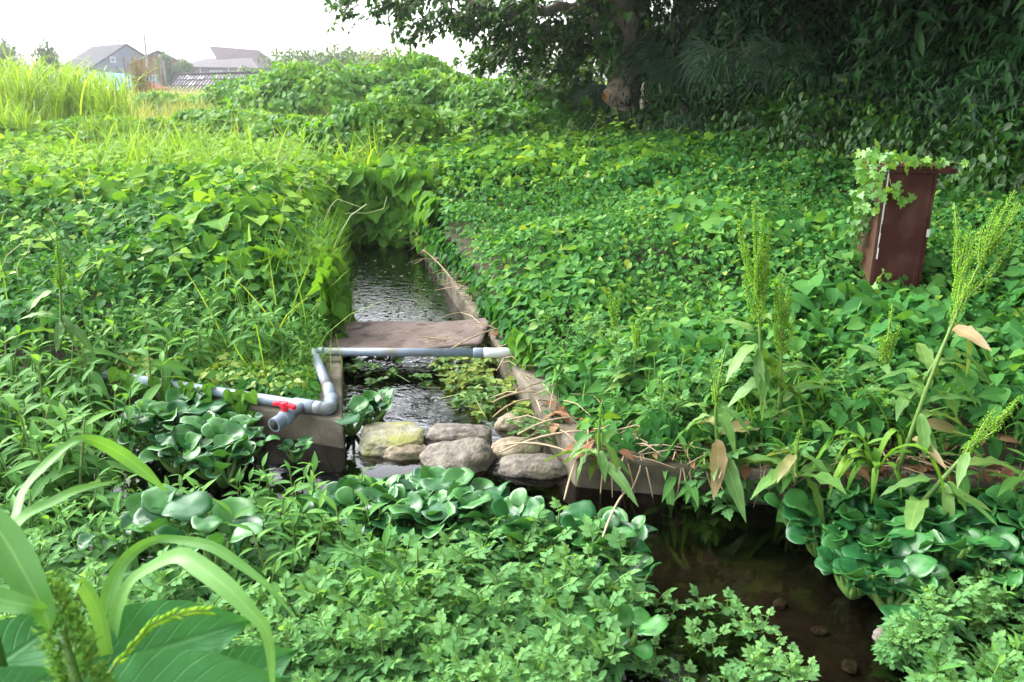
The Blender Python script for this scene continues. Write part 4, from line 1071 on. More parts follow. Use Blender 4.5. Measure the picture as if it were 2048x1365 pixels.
# nodding grass head over the taro leaf and the spiky seed head beside the stalk
sp = thing('nodding_grass', 'pale nodding grass seed spike crossing the taro leaf', 'grass head', tuple(at_t(180, 1400, 1.45))); offs = np.array(sp.location)
path = [at_t(x, y, t) - offs for x, y, t in ((180, 1400, 1.45), (222, 1340, 1.46), (265, 1290, 1.47), (300, 1252, 1.48), (340, 1232, 1.48), (380, 1224, 1.48), (422, 1222, 1.48))]
g = Geo(); g.tube(path, np.linspace(.003, .001, 7), 5, .7); g.build('stem', M['stem'], sp)
g = Geo(); pa = np.array(path)
for i in range(30):
    s = 1 + i / 30 * 4.9; j = int(s); p = pa[j] * (1 - s + j) + pa[j + 1] * (s - j); d = unit(pa[j + 1] - pa[j])
    dd = unit(d + np.array([0, 0, .35 * (-1) ** i]) + rng.normal(0, .1, 3)); g.scatter(SEED, p, frame(dd[None], np.array([[0, -1.0, .2]])), np.array([[.007, .03, .007]]), U(.5, 1))
g.build('spikelets', M['seed'], sp)
am = thing('amaranth_plant', 'yellow green bristly amaranth seed head between the corn stalk and the left edge', 'weed', tuple(at_t(165, 1420, 1.3))); offa = np.array(am.location)
g = Geo(); g.tube([np.array([0, .05, -.9]), np.zeros(3), at_t(125, 1260, 1.32) - offa], [.015, .012, .005], 7, .5); g.build('stem', M['stem'], am)
g = Geo(); n = 1700
s = U(0, 1, n); base = at_t(185, 1440, 1.3) - offa; tipp = at_t(100, 1175, 1.34) - offa
c = base[None] * (1 - s[:, None]) + tipp[None] * s[:, None]
a = U(-PI, PI, n); r_ = (.034 * (1 - s) ** .6 + .008) * np.sqrt(U(.2, 1, n)) * (.45 + 1.1 * vnoise(s * 14, a, .7, 5))
P = c + np.c_[np.cos(a) * r_, np.sin(a) * r_ * .8, U(-.02, .02, n)]
R = frame(unit(np.c_[np.cos(a), np.sin(a), U(.2, 1.2, n)]), rng.normal(0, 1, (n, 3)))
g.scatter(SEED, P, R, np.c_[np.full(n, .0025), U(.010, .026, n), np.full(n, .0025)], U(0, 1, n)); g.build('seed_head', leaf_mat('amaranth_seed', (.09, .25, .025), (.17, .38, .045), (.32, .5, .10), .6, .45, .2), am)

# ------------------------------------------------------------------ dock plants with seed stalks
DOCKL = [strip([(0, .015), (.1, .07), (.22, .13), (.34, .135), (.46, .155), (.58, .13), (.7, .125), (.82, .08), (.92, .04), (1, 0)], .3, dr, .035, wv) for dr, wv in ((.35, 3.2), (.6, 2.6), (.8, 3.7))]
def dock(name_label, base, top, seed, nbr=5, nleaf=8, brown=.2, dense=1.0, lsize=.27):
    r = np.random.default_rng(seed)
    b = np.array(base, float); H = np.array(top) - b
    o = thing('dock_plant', name_label, 'dock plant', tuple(b), 0, 'flowering dock plants on the right bank')
    L = np.linalg.norm(H); up = H / L
    bend = r.normal(0, .04, 2)
    def P(s): return H * s + np.array([bend[0], bend[1], 0]) * math.sin(PI * s) * L
    g = Geo(); g.tube([P(s) for s in np.linspace(-.05, 1, 9)], np.linspace(.013, .003, 9), 7, .6)
    gh = Geo()
    br = [(.52 + .0, 1.0, np.zeros(3))]
    for i in range(nbr):
        s0 = r.uniform(.45, .8); a = r.uniform(-PI, PI); ln = r.uniform(.16, .34) * L
        br.append((s0, ln, np.array([math.cos(a), math.sin(a), 0])))
        ln = min(ln, (.97 - s0) * L); br[-1] = (s0, ln, br[-1][2])
        br.append((s0, ln * .6, np.array([math.cos(a + 2.2), math.sin(a + 2.2), 0])))
    for s0, ln, dv in br:
        if dv.any():
            q0 = P(s0); q1 = q0 + (up * .96 + dv * .24) * ln; qm = q0 + dv * .2 * ln + up * .35 * ln
            pts = arc_pts(q0, qm, q1, 8); g.tube(pts, np.linspace(.006, .002, 8), 5, .7, cap=False)
            lo = .12
        else:
            pts = np.array([P(s) for s in np.linspace(.55, 1, 10)]); lo = 0
        seglen = np.linalg.norm(pts[-1] - pts[0]); nw = max(6, int(seglen / .0155 * dense))
        for k in range(nw):
            t = lo + (1 - lo) * k / nw; f = t * (len(pts) - 1); j = min(int(f), len(pts) - 2); c = pts[j] * (1 - f + j) + pts[j + 1] * (f - j)
            m = 9; rad = .012 * (1.15 - .75 * t) * r.uniform(.75, 1.25)
            aa = r.uniform(-PI, PI, m); PP = c + np.c_[np.cos(aa) * rad, np.sin(aa) * rad, r.uniform(-.008, .008, m)]
            R = frame(unit(np.c_[np.cos(aa), np.sin(aa), r.uniform(-.9, .1, m)]), np.tile([0, 0, 1.0], (m, 1)))
            gh.scatter(SEED, PP, R, np.c_[r.uniform(.005, .009, m), r.uniform(.008, .013, m), r.uniform(.005, .009, m)], r.uniform(.1, .9, m))
    g.build('stem', M['stem'], o); gh.build('seed_head', M['seed'], o)
    for i in range(nleaf * 2):
        s0 = r.uniform(.02, .55); a = r.uniform(-PI, PI); ln = lsize * r.uniform(.7, 1.25) * (1.15 - .9 * s0)
        el = r.uniform(-.5, .7); d = dirs(np.array([a]), np.array([el])); isb = r.random() < brown * .22
        gl = Geo(); gl.scatter(DOCKL[r.integers(0, 3)], P(s0) + d[0] * .03, frame(d, np.array([[-d[0][0] * .3, -d[0][1] * .3, 1.0]]) + r.normal(0, .25, (1, 3))), np.array([[ln * r.uniform(.8, 1.1), ln, ln]]), r.uniform(.82, .99) if isb else r.uniform(.15, .75))
        lf = gl.build('leaf', M['dock'], o)
        if isb: lf['label'] = 'withered reddish brown leaf'
    return o
def dk(label, bpx, tpx, zb, seed, **k):
    b = at_z(*bpx, zb); t = at_y(*tpx, b[1]); return dock(label, b, t, seed, **k)
dk('dense dock stalk with a thick yellow green seed head left of the box', (1525, 880), (1508, 400), .08, 1, nbr=7, nleaf=9, brown=.45, dense=1.3)
dk('branched dock with a bushy side spray of seeds beside the dense stalk', (1555, 870), (1560, 545), .08, 2, nbr=6, nleaf=5, brown=.5, dense=1.2)
dk('dock stalk leaning right just beside the lower right corner of the box', (1770, 860), (1908, 405), .12, 3, nbr=6, nleaf=6, brown=.4)
dk('tallest dock at the right frame edge leaning out past the box', (1800, 930), (2030, 380), .1, 4, nbr=6, nleaf=7, brown=.4)
dk('short dock with a fine seed head in the weeds below the box', (1760, 820), (1785, 610), .12, 5, nbr=4, nleaf=4, brown=.2)
dk('slim green dock among the weeds at the middle of the right bank', (1225, 760), (1218, 575), .1, 6, nbr=2, nleaf=5, brown=0, lsize=.2)
dk('slim green dock close right of the first slim one', (1265, 800), (1275, 640), .1, 7, nbr=2, nleaf=5, brown=0, lsize=.2)
dk('low leafy dock over the stream wall in front of the dense stalk', (1440, 920), (1450, 700), .06, 8, nbr=1, nleaf=7, brown=.7, dense=.5)
dk('pale leaved dock without tall stalk over the wall corner', (1200, 930), (1205, 800), .06, 9, nbr=0, nleaf=7, brown=.2, dense=.3, lsize=.2)
dk('slanting dock stalk crossing the weeds at the far right', (1840, 1010), (2046, 790), .0, 10, nbr=3, nleaf=4, brown=.4)
dk('leafy dock without seeds hanging over the wall beside the right hyacinths', (1590, 960), (1600, 860), .06, 11, nbr=0, nleaf=8, brown=.8, dense=.3)
dk('feathery seeding dock at the left bank among the weeds', (120, 690), (112, 470), .3, 12, nbr=3, nleaf=4, brown=0)
# broad drooping grass blades at the right wall
bg = thing('grass_clump', 'broad bladed grass clump arching over the right hyacinths', 'grass', tuple(at_z(1745, 960, .03))); ofg = np.array(bg.location)
g = Geo()
for k in range(13):
    a = U(-PI, PI); ln = U(.2, .46); d = np.array([math.cos(a), math.sin(a) * .6 - .35, 0])
    ribbon(g, [np.zeros(3), d * ln * .2 + np.array([0, 0, ln * .5]), d * ln * .55 + np.array([0, 0, ln * .62]), d * ln * .8 + np.array([0, 0, ln * .3]), d * ln * .9 + np.array([0, 0, -ln * .15])], [.008, .017, .018, .013, .002], (-d[0], -d[1], .8), U(.2, .8), n=12)
g.build('blades', M['grass'], bg)
bg2 = copy_tree(bg); bg2.location = at_z(1440, 720, .14); bg2['label'] = 'broad bladed grass clump at the foot of the dense dock stalk'

# ------------------------------------------------------------------ ivy on the box
g = Geo(); gs = Geo()
B0 = np.array(bx.location)
def ivy_at(P, nrm, n, sp, size=(.04, .082), tint=(.2, 1)):
    P = np.atleast_2d(P); k = rng.integers(0, len(P), n); q = P[k] + rng.normal(0, sp, (n, 3)); nr = np.array(nrm, float)
    d = rng.normal(0, .5, (n, 3)) + np.array([0, 0, -.8]); R = frame(unit(d), nr + rng.normal(0, .3, (n, 3)))
    g.scatter(IVY, q + nr * .03, R, U(*size, n), U(*tint, n))
top = np.array([[x, y, 1.17] for x in np.linspace(-.07, .12, 6) for y in np.linspace(-.05, .4, 6)])
ivy_at(B0 + top, (-.1, -.35, .95), 60, .035)
ivy_at(B0 + np.array([[-.06, y, z] for y in np.linspace(-.02, .3, 5) for z in np.linspace(.8, 1.16, 7)]), (-.75, -.6, .25), 66, .03)
ivy_at(B0 + np.array([[-.09, .12 + .25 * (1 - z), z] for z in np.linspace(.05, .95, 16)]), (-.7, -.6, .25), 130, .035, tint=(.05, .7))
front_edge = np.array([[x, -.055, 1.165] for x in np.linspace(.08, .4, 9)]); ivy_at(B0 + front_edge, (0, -.7, .7), 20, .012, (.045, .085), (.5, 1))
run = np.array([(.47, -.05, 1.17), (.53, -.06, 1.15), (.6, -.06, 1.13)]); ivy_at(B0 + run, (0, -.7, .7), 5, .01, (.03, .05), (.6, 1))
hang = arc_pts((.0, -.03, 1.05), (.04, -.04, .9), (.20, -.03, .87), 7); ivy_at(B0 + hang, (0, -1, .25), 12, .018, (.045, .075), (.5, 1))
gs.tube(B0 + hang, .003, 4, .8); gs.tube(B0 + np.concatenate([front_edge, run]), .003, 4, .8)
gs.tube(B0 + arc_pts((-.02, -.01, .1), (.0, -.03, .3), (.08, -.02, .32), 7), .003, 4, .8); ivy_at(B0 + arc_pts((-.02, -.01, .12), (.0, -.03, .3), (.08, -.02, .32), 7), (0, -1, .3), 7, .015, (.03, .06), (.6, 1))
iv = g.build('ivy_vine', M['ivy']); tag(iv, 'bright green ivy climbing over the left side and top of the box', 'ivy'); gs.build('stem', M['stem'], iv)

# ------------------------------------------------------------------ leafy domes, bushes, trees
def dome(g, c, r, n, tm, size, tint=(.1, .9), lump=.25, zmin=-.9, droop=.7, seed=0, shell=.35, up=.5, nz=1.2):
    rr = np.random.default_rng(seed)
    d = unit(rr.normal(0, 1, (n * 2, 3))); d = d[d[:, 2] > zmin][:n]; n = len(d)
    k = 1 + lump * 2 * (vnoise(d[:, 0] * 2.2 + d[:, 2] * 1.3 + seed, d[:, 1] * 2.2 - d[:, 2], .8, seed % 13) - .5) + lump * (vnoise(d[:, 0] * 5 + seed, d[:, 1] * 5 + d[:, 2] * 4, .8, seed % 7) - .5)
    depth = 1 - shell * np.abs(rr.normal(0, .55, n)).clip(0, 1.6)
    P = d * (np.array(r)[None] * (k * depth)[:, None]) + np.array(c)
    nrm = unit(d / np.array(r)[None])
    t = rr.normal(0, .7, (n, 3)); t = t - nrm * (t * nrm).sum(1, keepdims=True); t[:, 2] -= droop; t += nrm * .35
    R = frame(unit(t), nrm * 1.0 + np.array([0, 0, up]) + rr.normal(0, .35, (n, 3)))
    tt = np.clip(rr.uniform(*tint, n) * (.6 + .8 * vnoise(P[:, 0] + P[:, 2], P[:, 1] + P[:, 2], nz, 5) ) , 0, 1)
    which = rr.integers(0, len(tm), n); s = rr.uniform(*size, n)
    for i, tpl in enumerate(tm):
        q = which == i; g.scatter(tpl, P[q], R[q], s[q], tt[q])

def bush(name, label, cat, base, r, n, tm, size, mat, group=None, seed=0, tint=(.1, .9), lump=.25, h0=None, **k):
    o = thing(name, label, cat, tuple(base), 0, group)
    g = Geo(); dome(g, (0, 0, r[2] * .35 if h0 is None else h0), r, n, tm, size, tint, lump, seed=seed, **k); g.build('foliage', mat, o)
    g = Geo(); rr = np.random.default_rng(seed + 50)
    for q in range(5):
        a = rr.uniform(-PI, PI); g.tube([(0, 0, -.3), (math.cos(a) * r[0] * .2, math.sin(a) * r[1] * .2, r[2] * .35), (math.cos(a) * r[0] * .35, math.sin(a) * r[1] * .35, r[2] * .6)], [.05, .035, .012], 6)
    g.build('stem', M['bark'], o)
    return o

# vine mounds behind the channel
def mound(label, px, Y, top_py, w, seed, n=3000, dy=.8, size=(.11, .19), tint=(.15, .95)):
    b = at_y(px, 300, Y); zt = at_y(px, top_py, Y)[2]; zb = float(ground(b[0], Y)); h = zt - zb
    return bush('vine_mound', label, 'vine mound', (b[0], Y, zb), (w, w * dy, h * .78), int(n * 2.1), [VINE, VINE2, OVATE2], size, M['mound'], 'vine covered mounds behind the channel', seed, tint, .22, h * .22)
mound('round vine covered bush standing nearest behind the channel end', 752, 14.6, 205, 1.3, 1, 2600, size=(.08, .15), tint=(.1, .85))
mound('broad pale vine mound rising behind the round bush', 650, 24, 128, 2.6, 3, 4200)
mound('tallest vine mound right of the broad pale one', 800, 25, 112, 2.4, 4, 4200)
mound('vine mound sloping down towards the tree', 905, 22, 150, 2.2, 5, 3600)
mound('low vine mound under the tree branches', 1030, 20, 165, 1.9, 6, 3400, tint=(.1, .8))
mound('leafy mound at the foot of the tree', 1120, 18.0, 185, 1.5, 7, 2800, tint=(.05, .7))
mound('left end of the vine mounds beside the shed', 545, 30, 150, 2.4, 8, 3200)
mound('dim low vine heap in front of the tree mound', 980, 16.5, 225, 1.6, 9, 2400, tint=(.05, .7))
mound('bright weed heap in front of the shed roof', 440, 34, 190, 1.7, 10, 1500, tint=(.5, 1))
mound('bright leafy plant heap below the red shed', 330, 30, 185, 1.1, 11, 1000, tint=(.6, 1))

mound('bright weed heap at the left frame edge before the reeds', 30, 16, 240, 1.3, 20, 1300, tint=(.4, 1))
mound('low bright weed heap in front of the reeds', 190, 17.5, 232, 1.2, 21, 1200, tint=(.5, 1))
mound('low yellow green weed heap in the pale grass', 330, 19, 240, 1.1, 22, 1100, tint=(.6, 1))
mound('weed heap between the pale grass and the vine mounds', 425, 21, 215, 1.3, 23, 1400, tint=(.5, 1))
mound('weed heap at the left foot of the vine mounds', 500, 19, 225, 1.2, 24, 1400, tint=(.3, 1))
mound('weed heap before the broad pale mound', 600, 18, 232, 1.3, 25, 1500, tint=(.2, .9))

# dark thicket on the right
TH = []
for i in range(4):
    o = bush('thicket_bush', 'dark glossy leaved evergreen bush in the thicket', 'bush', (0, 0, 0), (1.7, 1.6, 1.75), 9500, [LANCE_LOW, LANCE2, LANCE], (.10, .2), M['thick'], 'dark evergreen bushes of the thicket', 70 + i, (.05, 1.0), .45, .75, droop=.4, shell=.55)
    TH.append(o)
spots = [(4.1, 17.2, 1.0, 'dark thicket bush right of the tree trunk'), (5.2, 15.2, 1.1, 'dark thicket bush above the grassy hollow right of the palms'), (6.0, 13.2, 1.0, 'dark thicket bush behind the gap left of the box'),
         (6.6, 11.2, 1.0, 'dark thicket bush directly behind the ivy covered box'), (7.1, 9.2, 1.0, 'dark thicket bush at the right frame edge behind the tall docks'), (7.3, 7.0, .95, 'darkest thicket bush nearest the right frame edge'),
         (5.6, 18.4, 1.9, 'tall dark thicket bush behind the fan palms'), (7.6, 16.0, 1.9, 'tall dark thicket bush in the second row above the hollow'), (8.8, 13.2, 1.9, 'tall dark thicket bush in the second row behind the box'),
         (9.6, 10.2, 1.9, 'tall dark thicket bush in the second row at the right edge'), (9.8, 7.2, 1.9, 'tall dark thicket bush beyond the right edge'),
         (4.6, 20.8, 1.3, 'dark thicket bush behind the tree trunk')]
for i, (x, y, s, lab) in enumerate(spots):
    o = copy_tree(TH[i % 4]); o.location = (x, y, float(ground(x, y)) - .15); o.rotation_euler = (0, 0, U(-3, 3)); o.scale = (s, s, s * (1.0 if s < 1.5 else 1.15)); o['label'] = lab
for p in TH:
    for c in list(p.children): bpy.data.objects.remove(c)
    bpy.data.objects.remove(p)
# lower shrubs stepping down from the thicket to the weeds
for i, (x, y, r_, h_, lab) in enumerate([(1.5, 16.6, .7, .5, 'low green shrub just left of the tree foot'), (3.0, 16.4, .8, .7, 'low shrub at the right foot of the leaning tree'), (3.7, 15.2, .9, .8, 'shrub in the hollow below the fan palms'), (4.3, 13.9, .9, .9, 'shrub at the thicket edge right of the hollow'), (4.7, 12.6, .9, .9, 'shrub at the thicket edge half way to the box'), (5.0, 11.2, .8, .9, 'shrub at the thicket edge left of the ivy covered box'), (5.3, 9.8, .8, .8, 'shrub at the thicket edge behind the ivy covered box'), (5.5, 8.4, .8, .8, 'shrub at the thicket edge right of the box'), (5.3, 7.0, .6, .6, 'shrub beside the right frame edge behind the docks'), (3.2, 14.0, .6, .4, 'small shrub out in the weeds below the hollow'), (3.9, 11.6, .55, .35, 'small shrub out in the weeds left of the box'), (2.2, 15.0, .6, .35, 'small shrub out in the weeds in front of the tree')]):
    bush('edge_shrub', lab, 'shrub', (x, y, float(ground(x, y))), (r_, r_, h_), 1900, [OVATE, OVATE2, LANCE_LOW], (.07, .15), M['crown'], 'shrubs along the thicket edge', 300 + i, (.1, .9), .45, h_ * .25, shell=.6)
# the wood behind, one mass; last four domes are unseen canopy added for shade
g = Geo()
for i, (x, y, z, r) in enumerate([(9, 21, 3, 4.5), (12.5, 17, 3.5, 5), (13.5, 11, 3.5, 5), (13, 6, 3, 4.5), (12, 12, 7.5, 5), (10, 17, 7.5, 5), (8.5, 3, 7, 3.6), (6.5, -1.5, 7.5, 3.6), (10, -1, 5, 4), (5.5, 6.5, 8.6, 2.8)]):
    dome(g, (x, y, z), (r, r, r), 2300, [RHOMB, LANCE_LOW], (.7, 1.2), (.0, .5), .25, seed=90 + i, shell=.7)
tag(g.build('dark_woods', M['thick']), 'dark wood closing the view behind the thicket with unseen canopy added overhead for shade', 'wood', kind='stuff')

# ---- the leaning tree
TB = np.array([2.42, 17.6, 0.0]); TB[2] = float(ground(TB[0], TB[1])) - .2
tree = thing('broadleaf_tree', 'ivy clad leaning tree with a sawn branch stub spreading dark boughs overhead', 'tree', tuple(TB))
def tp(px, py, Y): return at_y(px, py, Y) - TB
g = Geo()
trunk = [np.array([.0, 0, -.3]), tp(1250, 262, 17.6), tp(1244, 215, 17.6), tp(1246, 180, 17.6), tp(1256, 130, 17.6), tp(1252, 80, 17.55), tp(1240, 20, 17.5), tp(1225, -60, 17.4), tp(1215, -160, 17.2), tp(1230, -260, 17)]
g.tube(trunk, [.48, .36, .345, .36, .35, .37, .37, .35, .3, .22], 18)
# swelling of the stub
stub = [tp(1246, 190, 17.5), tp(1232, 192, 17.42), tp(1220, 192, 17.36), tp(1212, 192, 17.3)]
g.tube(stub, [.36, .30, .2, .13], 14)
tk = g.build('trunk', M['bark'], tree)
g = Geo(); e = stub[-1]; d = unit(stub[-1] - stub[-2]); g.tube([e - d * .01, e + d * .008, e + d * .01], [.11, .11, .1], 12)
g.build('cut_face', plain('sawn_wood', (.34, .17, .08)), tk)
limbs = [
    [tp(1235, 0, 17.5), tp(1170, 10, 17), tp(1090, 25, 16.4), tp(1010, 30, 16), tp(950, 10, 15.7), tp(880, -10, 15.5), tp(800, -15, 15.3)],
    [tp(1240, 40, 17.5), tp(1170, 55, 17.2), tp(1110, 60, 16.9), tp(1060, 85, 16.6), tp(1000, 95, 16.4)],
    [tp(1225, -60, 17.4), tp(1120, -90, 16.5), tp(1000, -100, 15.8), tp(860, -80, 15.2), tp(740, -40, 14.8)],
    [tp(1215, -160, 17.2), tp(1130, -300, 16), tp(1060, -380, 15), tp(1000, -420, 14)],
    [tp(1230, -200, 17.2), tp(1350, -330, 16), tp(1500, -350, 15), tp(1650, -300, 14)],
    [tp(1215, -160, 17.2), tp(1200, -300, 15.5), tp(1180, -450, 13.5), tp(1150, -560, 12)],
    [tp(1240, 20, 17.5), tp(1290, -30, 17.4), tp(1340, -60, 17.2), tp(1420, -60, 16.8)],
    [tp(1230, -250, 17), tp(1240, -420, 17), tp(1250, -600, 17)],
    [tp(1235, 100, 17.6), tp(1180, 110, 17.9), tp(1120, 130, 18.1), tp(1060, 140, 18.2)],
]
g = Geo()
for L_ in limbs:
    q = []
    for a, b in zip(L_[:-1], L_[1:]):
        for t in np.linspace(0, 1, 4)[:-1]: q.append(a * (1 - t) + b * t + rng.normal(0, .03, 3))
    q.append(L_[-1]); g.tube(q, np.linspace(.13, .025, len(q)), 7)
g.build('boughs', M['bark'], tree)
g = Geo(); gt = Geo()
def spray(c, ln, az, n=24, el=-.25, size=(.09, .16), tint=(.1, .9), twig=True, spread=.18):
    d = dirs(np.array([az]), np.array([el]))[0]
    qx, qy = proj(c + d * ln * .5 + TB)[0]
    if 1195 < qx < 1300 and 20 < qy < 260 and (c + TB)[1] < 17.9: return
    pts = [c + d * ln * s + np.array([0, 0, -.25 * ln * s * s]) for s in np.linspace(0, 1, 5)]
    if twig: gt.tube(pts, np.linspace(.012, .004, 5), 4, cap=False)
    s = U(.15, 1, n); P = c + d * (ln * s)[:, None] + np.c_[np.zeros(n), np.zeros(n), -.25 * ln * s * s] + rng.normal(0, spread * ln * .5, (n, 3))
    aa = az + rng.normal(0, .9, n); dd = dirs(aa, U(-.9, .2, n)); R = frame(dd, np.array([0, 0, 1.0]) + rng.normal(0, .4, (n, 3)))
    w = rng.integers(0, 2, n); sz = U(*size, n); tt = np.clip(U(*tint, n), 0, 1)
    g.scatter(OVATE, P[w == 0], R[w == 0], sz[w == 0], tt[w == 0]); g.scatter(OVATE2, P[w == 1], R[w == 1], sz[w == 1], tt[w == 1])
def along(L_, n, ln, per=22, r0=.1, spread=.25, **k):
    L_ = np.array(L_)
    for i in range(n):
        s = U(r0, 1) * (len(L_) - 1); j = min(int(s), len(L_) - 2); p = L_[j] * (1 - s + j) + L_[j + 1] * (s - j)
        d = L_[j + 1] - L_[j]; a = math.atan2(d[1], d[0]) + rng.choice([-1, 1]) * U(.2, 1.3)
        spray(p + rng.normal(0, spread, 3) * np.array([1, 1, .6]), U(.6, 1.1) * ln, a, int(per * 1.6), U(-.7, .2), **k)
along(limbs[0], 40, .8, 20, .1, .2); along(limbs[1], 40, .75, 20, .1, .25); along(limbs[2], 46, .8, 20, .1, .3); along(limbs[8], 16, .8, 18, .0, .3)
for k in (3, 4, 5, 7): along(limbs[k], 75, 1.3, 26, .1, .7, size=(.2, .34))
along(limbs[6], 26, .9, 24, .1, .3)
# hanging sprays along the picture edge of the crown
for (px, py, Y, m) in [(720, 0, 15, 3), (775, 6, 15, 4), (820, 18, 15.2, 5), (858, 40, 15.3, 6), (862, 68, 15.3, 3), (900, 25, 15.5, 6), (930, 40, 15.6, 6), (962, 48, 15.7, 6), (990, 30, 15.8, 6), (1020, 55, 16, 6), (1050, 30, 16, 7), (1090, 60, 16.3, 8),
                    (965, 102, 16.4, 4), (1000, 100, 16.5, 6), (1035, 78, 16.5, 7), (1060, 112, 16.7, 7), (1100, 95, 16.8, 8), (1140, 70, 17, 9), (1150, 110, 17.1, 9), (1190, 90, 17.2, 8), (1180, 130, 17.6, 8), (1130, 140, 17.6, 7), (1090, 140, 17.6, 6), (1060, 150, 17.8, 5), (1160, 160, 18, 7), (1200, 165, 18.2, 6), (1110, 165, 18, 6), (1215, 40, 17.3, 7), (1180, 20, 17.1, 8), (1130, 10, 17, 8), (1080, 0, 16.6, 7), (1030, 0, 16.2, 6), (980, 0, 15.9, 5),
                    (1300, 0, 18.2, 5), (1390, 0, 18.2, 6), (1300, 45, 18.4, 4), (1385, 40, 18.4, 5), (1330, -15, 18.2, 5), (1355, 60, 18.6, 3)]:
    for q in range(m):
        spray(tp(px + U(-18, 18), py + U(-12, 10), Y + U(-.4, .4)), U(.3, .6), U(1.8, 4.4), 22, U(-.6, .1), size=(.075, .14))
# upper crown above the frame
for i, (x, y, z, r) in enumerate([(4.5, 15, 5.4, 3.4), (3.4, 12.0, 5.3, 2.8), (6.2, 12, 5.2, 3.4), (6.5, 9, 5.0, 3.0), (7.0, 6.0, 5.2, 2.8), (4.4, 9.0, 5.4, 2.4)]):
    dome(g, np.array([x, y, z]) - TB, (r, r, r * .5), 4200, [OVATE, OVATE2], (.2, .38), (.0, .9), .25, seed=120 + i, shell=.8, zmin=-1)
g.build('crown', M['crown'], tree); gt.build('twigs', M['bark'], tree)
# ivy on the trunk
g = Geo(); n = 1300
s = U(0, 1, n) ** .9; idx = 3.7 + s * 4.2; j = idx.astype(int); f = (idx - j)[:, None]; TR = np.array(trunk) + TB
C_ = TR[j] * (1 - f) + TR[np.minimum(j + 1, len(TR) - 1)] * f
a = rng.normal(PI * 1.05, .5, n); rad = .38 + .22 * np.abs(rng.normal(0, 1, n)) * (.5 + vnoise(a * 2, s * 9, .6, 3))
P = C_ + np.c_[np.cos(a) * rad, np.sin(a) * rad, U(-.1, .1, n)]
R = frame(unit(np.c_[np.cos(a) * .3, np.sin(a) * .3, -np.ones(n)] + rng.normal(0, .3, (n, 3))), np.c_[np.cos(a), np.sin(a), np.full(n, .4)] + rng.normal(0, .3, (n, 3)))
g.scatter(IVY, P, R, U(.09, .19, n), U(0, .8, n))
tag(g.build('climbing_ivy', M['ivy']), 'ivy hanging from the upper left side of the leaning tree trunk', 'ivy')

# second trunk behind
t2 = thing('slender_tree', 'second dim trunk rising just behind the leaning tree', 'tree', tuple(at_y(1300, 235, 19.5)))
o2 = np.array(t2.location); g = Geo(); g.tube([np.array([0, 0, -.8]), at_y(1298, 120, 19.5) - o2, at_y(1282, 20, 19.5) - o2, at_y(1262, -90, 19.5) - o2, at_y(1240, -250, 19.5) - o2], [.2, .19, .2, .17, .12], 12); g.build('trunk', M['bark'], t2)
g = Geo(); dome(g, at_y(1260, -260, 19.5) - o2, (2.6, 2.6, 1.8), 1600, [OVATE, OVATE2], (.25, .4), (0, .8), .25, seed=140, shell=.8, zmin=-1); g.build('crown', M['crown'], t2)

# ---- fan palms
def frond_mesh(seed, R_=.75, nseg=28, droop=.5, spread=3.5):
    r = np.random.default_rng(seed); g = Geo()
    for i in range(nseg):
        a = -spread / 2 + spread * i / (nseg - 1); ln = R_ * (1 - .12 * abs(a) / 2) * r.uniform(.92, 1.05)
        d = np.array([math.sin(a), math.cos(a), 0.0])
        pts = [d * ln * s + np.array([0, 0, -droop * ln * max(0, s - .35) ** 1.6 * r.uniform(.7, 1.5)]) for s in np.linspace(.03, 1, 6)]
        ribbon(g, pts, [.006, .018, .026, .022, .013, .002], (0, 0, 1), r.uniform(.2, .8), n=8, fold=.55)
    return g
FR = []
for i in range(4): FR.append(frond_mesh(400 + i, .78, 34, .35 + .25 * i).mesh('frond', M['palm']))
def palm(label, px, py, Y, fronds, seed, hgt=1.5):
    r = np.random.default_rng(seed); c = at_y(px, py, Y); zb = float(ground(c[0], Y)); H = max(c[2] - zb, .3)
    o = thing('fan_palm', label, 'palm', (c[0], Y, zb), 0, 'fan palms beside the tree')
    g = Geo(); g.tube([(0, 0, -.2), (.02, 0, H * .5), (0, 0, H * .85)], [.1, .09, .08], 10)
    for q in range(60):
        a = r.uniform(-PI, PI); z = r.uniform(0, H * .85); g.tube([(math.cos(a) * .085, math.sin(a) * .085, z), (math.cos(a) * .14, math.sin(a) * .14, z - .12)], [.006, .003], 3, cap=False)
    g.build('trunk', M['deadwood'], o)
    for (az, el, ln, sc, roll) in fronds:
        d = dirs(np.array([az]), np.array([el]))[0]; tipp = np.array([0, 0, H * .85]) + d * ln
        g = Geo(); g.tube(arc_pts((0, 0, H * .8), (d * ln * .4 + np.array([0, 0, H * .85 + .1])), tipp, 5), .012, 5, .4); g.build('petiole', M['palm'], o)
        f = bpy.data.objects.new('frond', FR[r.integers(0, 4)]); COL.objects.link(f); f.parent = o
        y = unit(d + np.array([0, 0, -.35])); zz = np.array([d[0] * .4, -.75, .75])
        Rm = frame(y[None], zz[None])[0]; f.matrix_local = Matrix.Translation(tipp) @ Matrix(Rm.tolist()).to_4x4() @ Matrix.Rotation(roll, 4, 'Y') @ Matrix.Scale(sc, 4)
    return o
palm('small fan palm with drooping fronds left of the trunk', 1205, 150, 17.9, [(-2.6, .1, .35, .9, .2), (-2.1, -.3, .4, .95, -.2), (2.8, .2, .4, .8, 0), (-1.4, -.6, .4, .7, .1), (3.1, -.4, .4, .9, .3)], 1)
palm('fan palm whose upper frond is spread flat right of the trunk', 1375, 90, 16.6, [(3.0, .5, .5, 1.15, 0), (-1.6, .0, .5, 1.1, .1), (-2.4, -.2, .5, 1.0, -.2), (-.8, -.3, .5, 1.0, .2), (-1.2, -.9, .55, .95, 0), (.3, .2, .5, 1, 0)], 2)
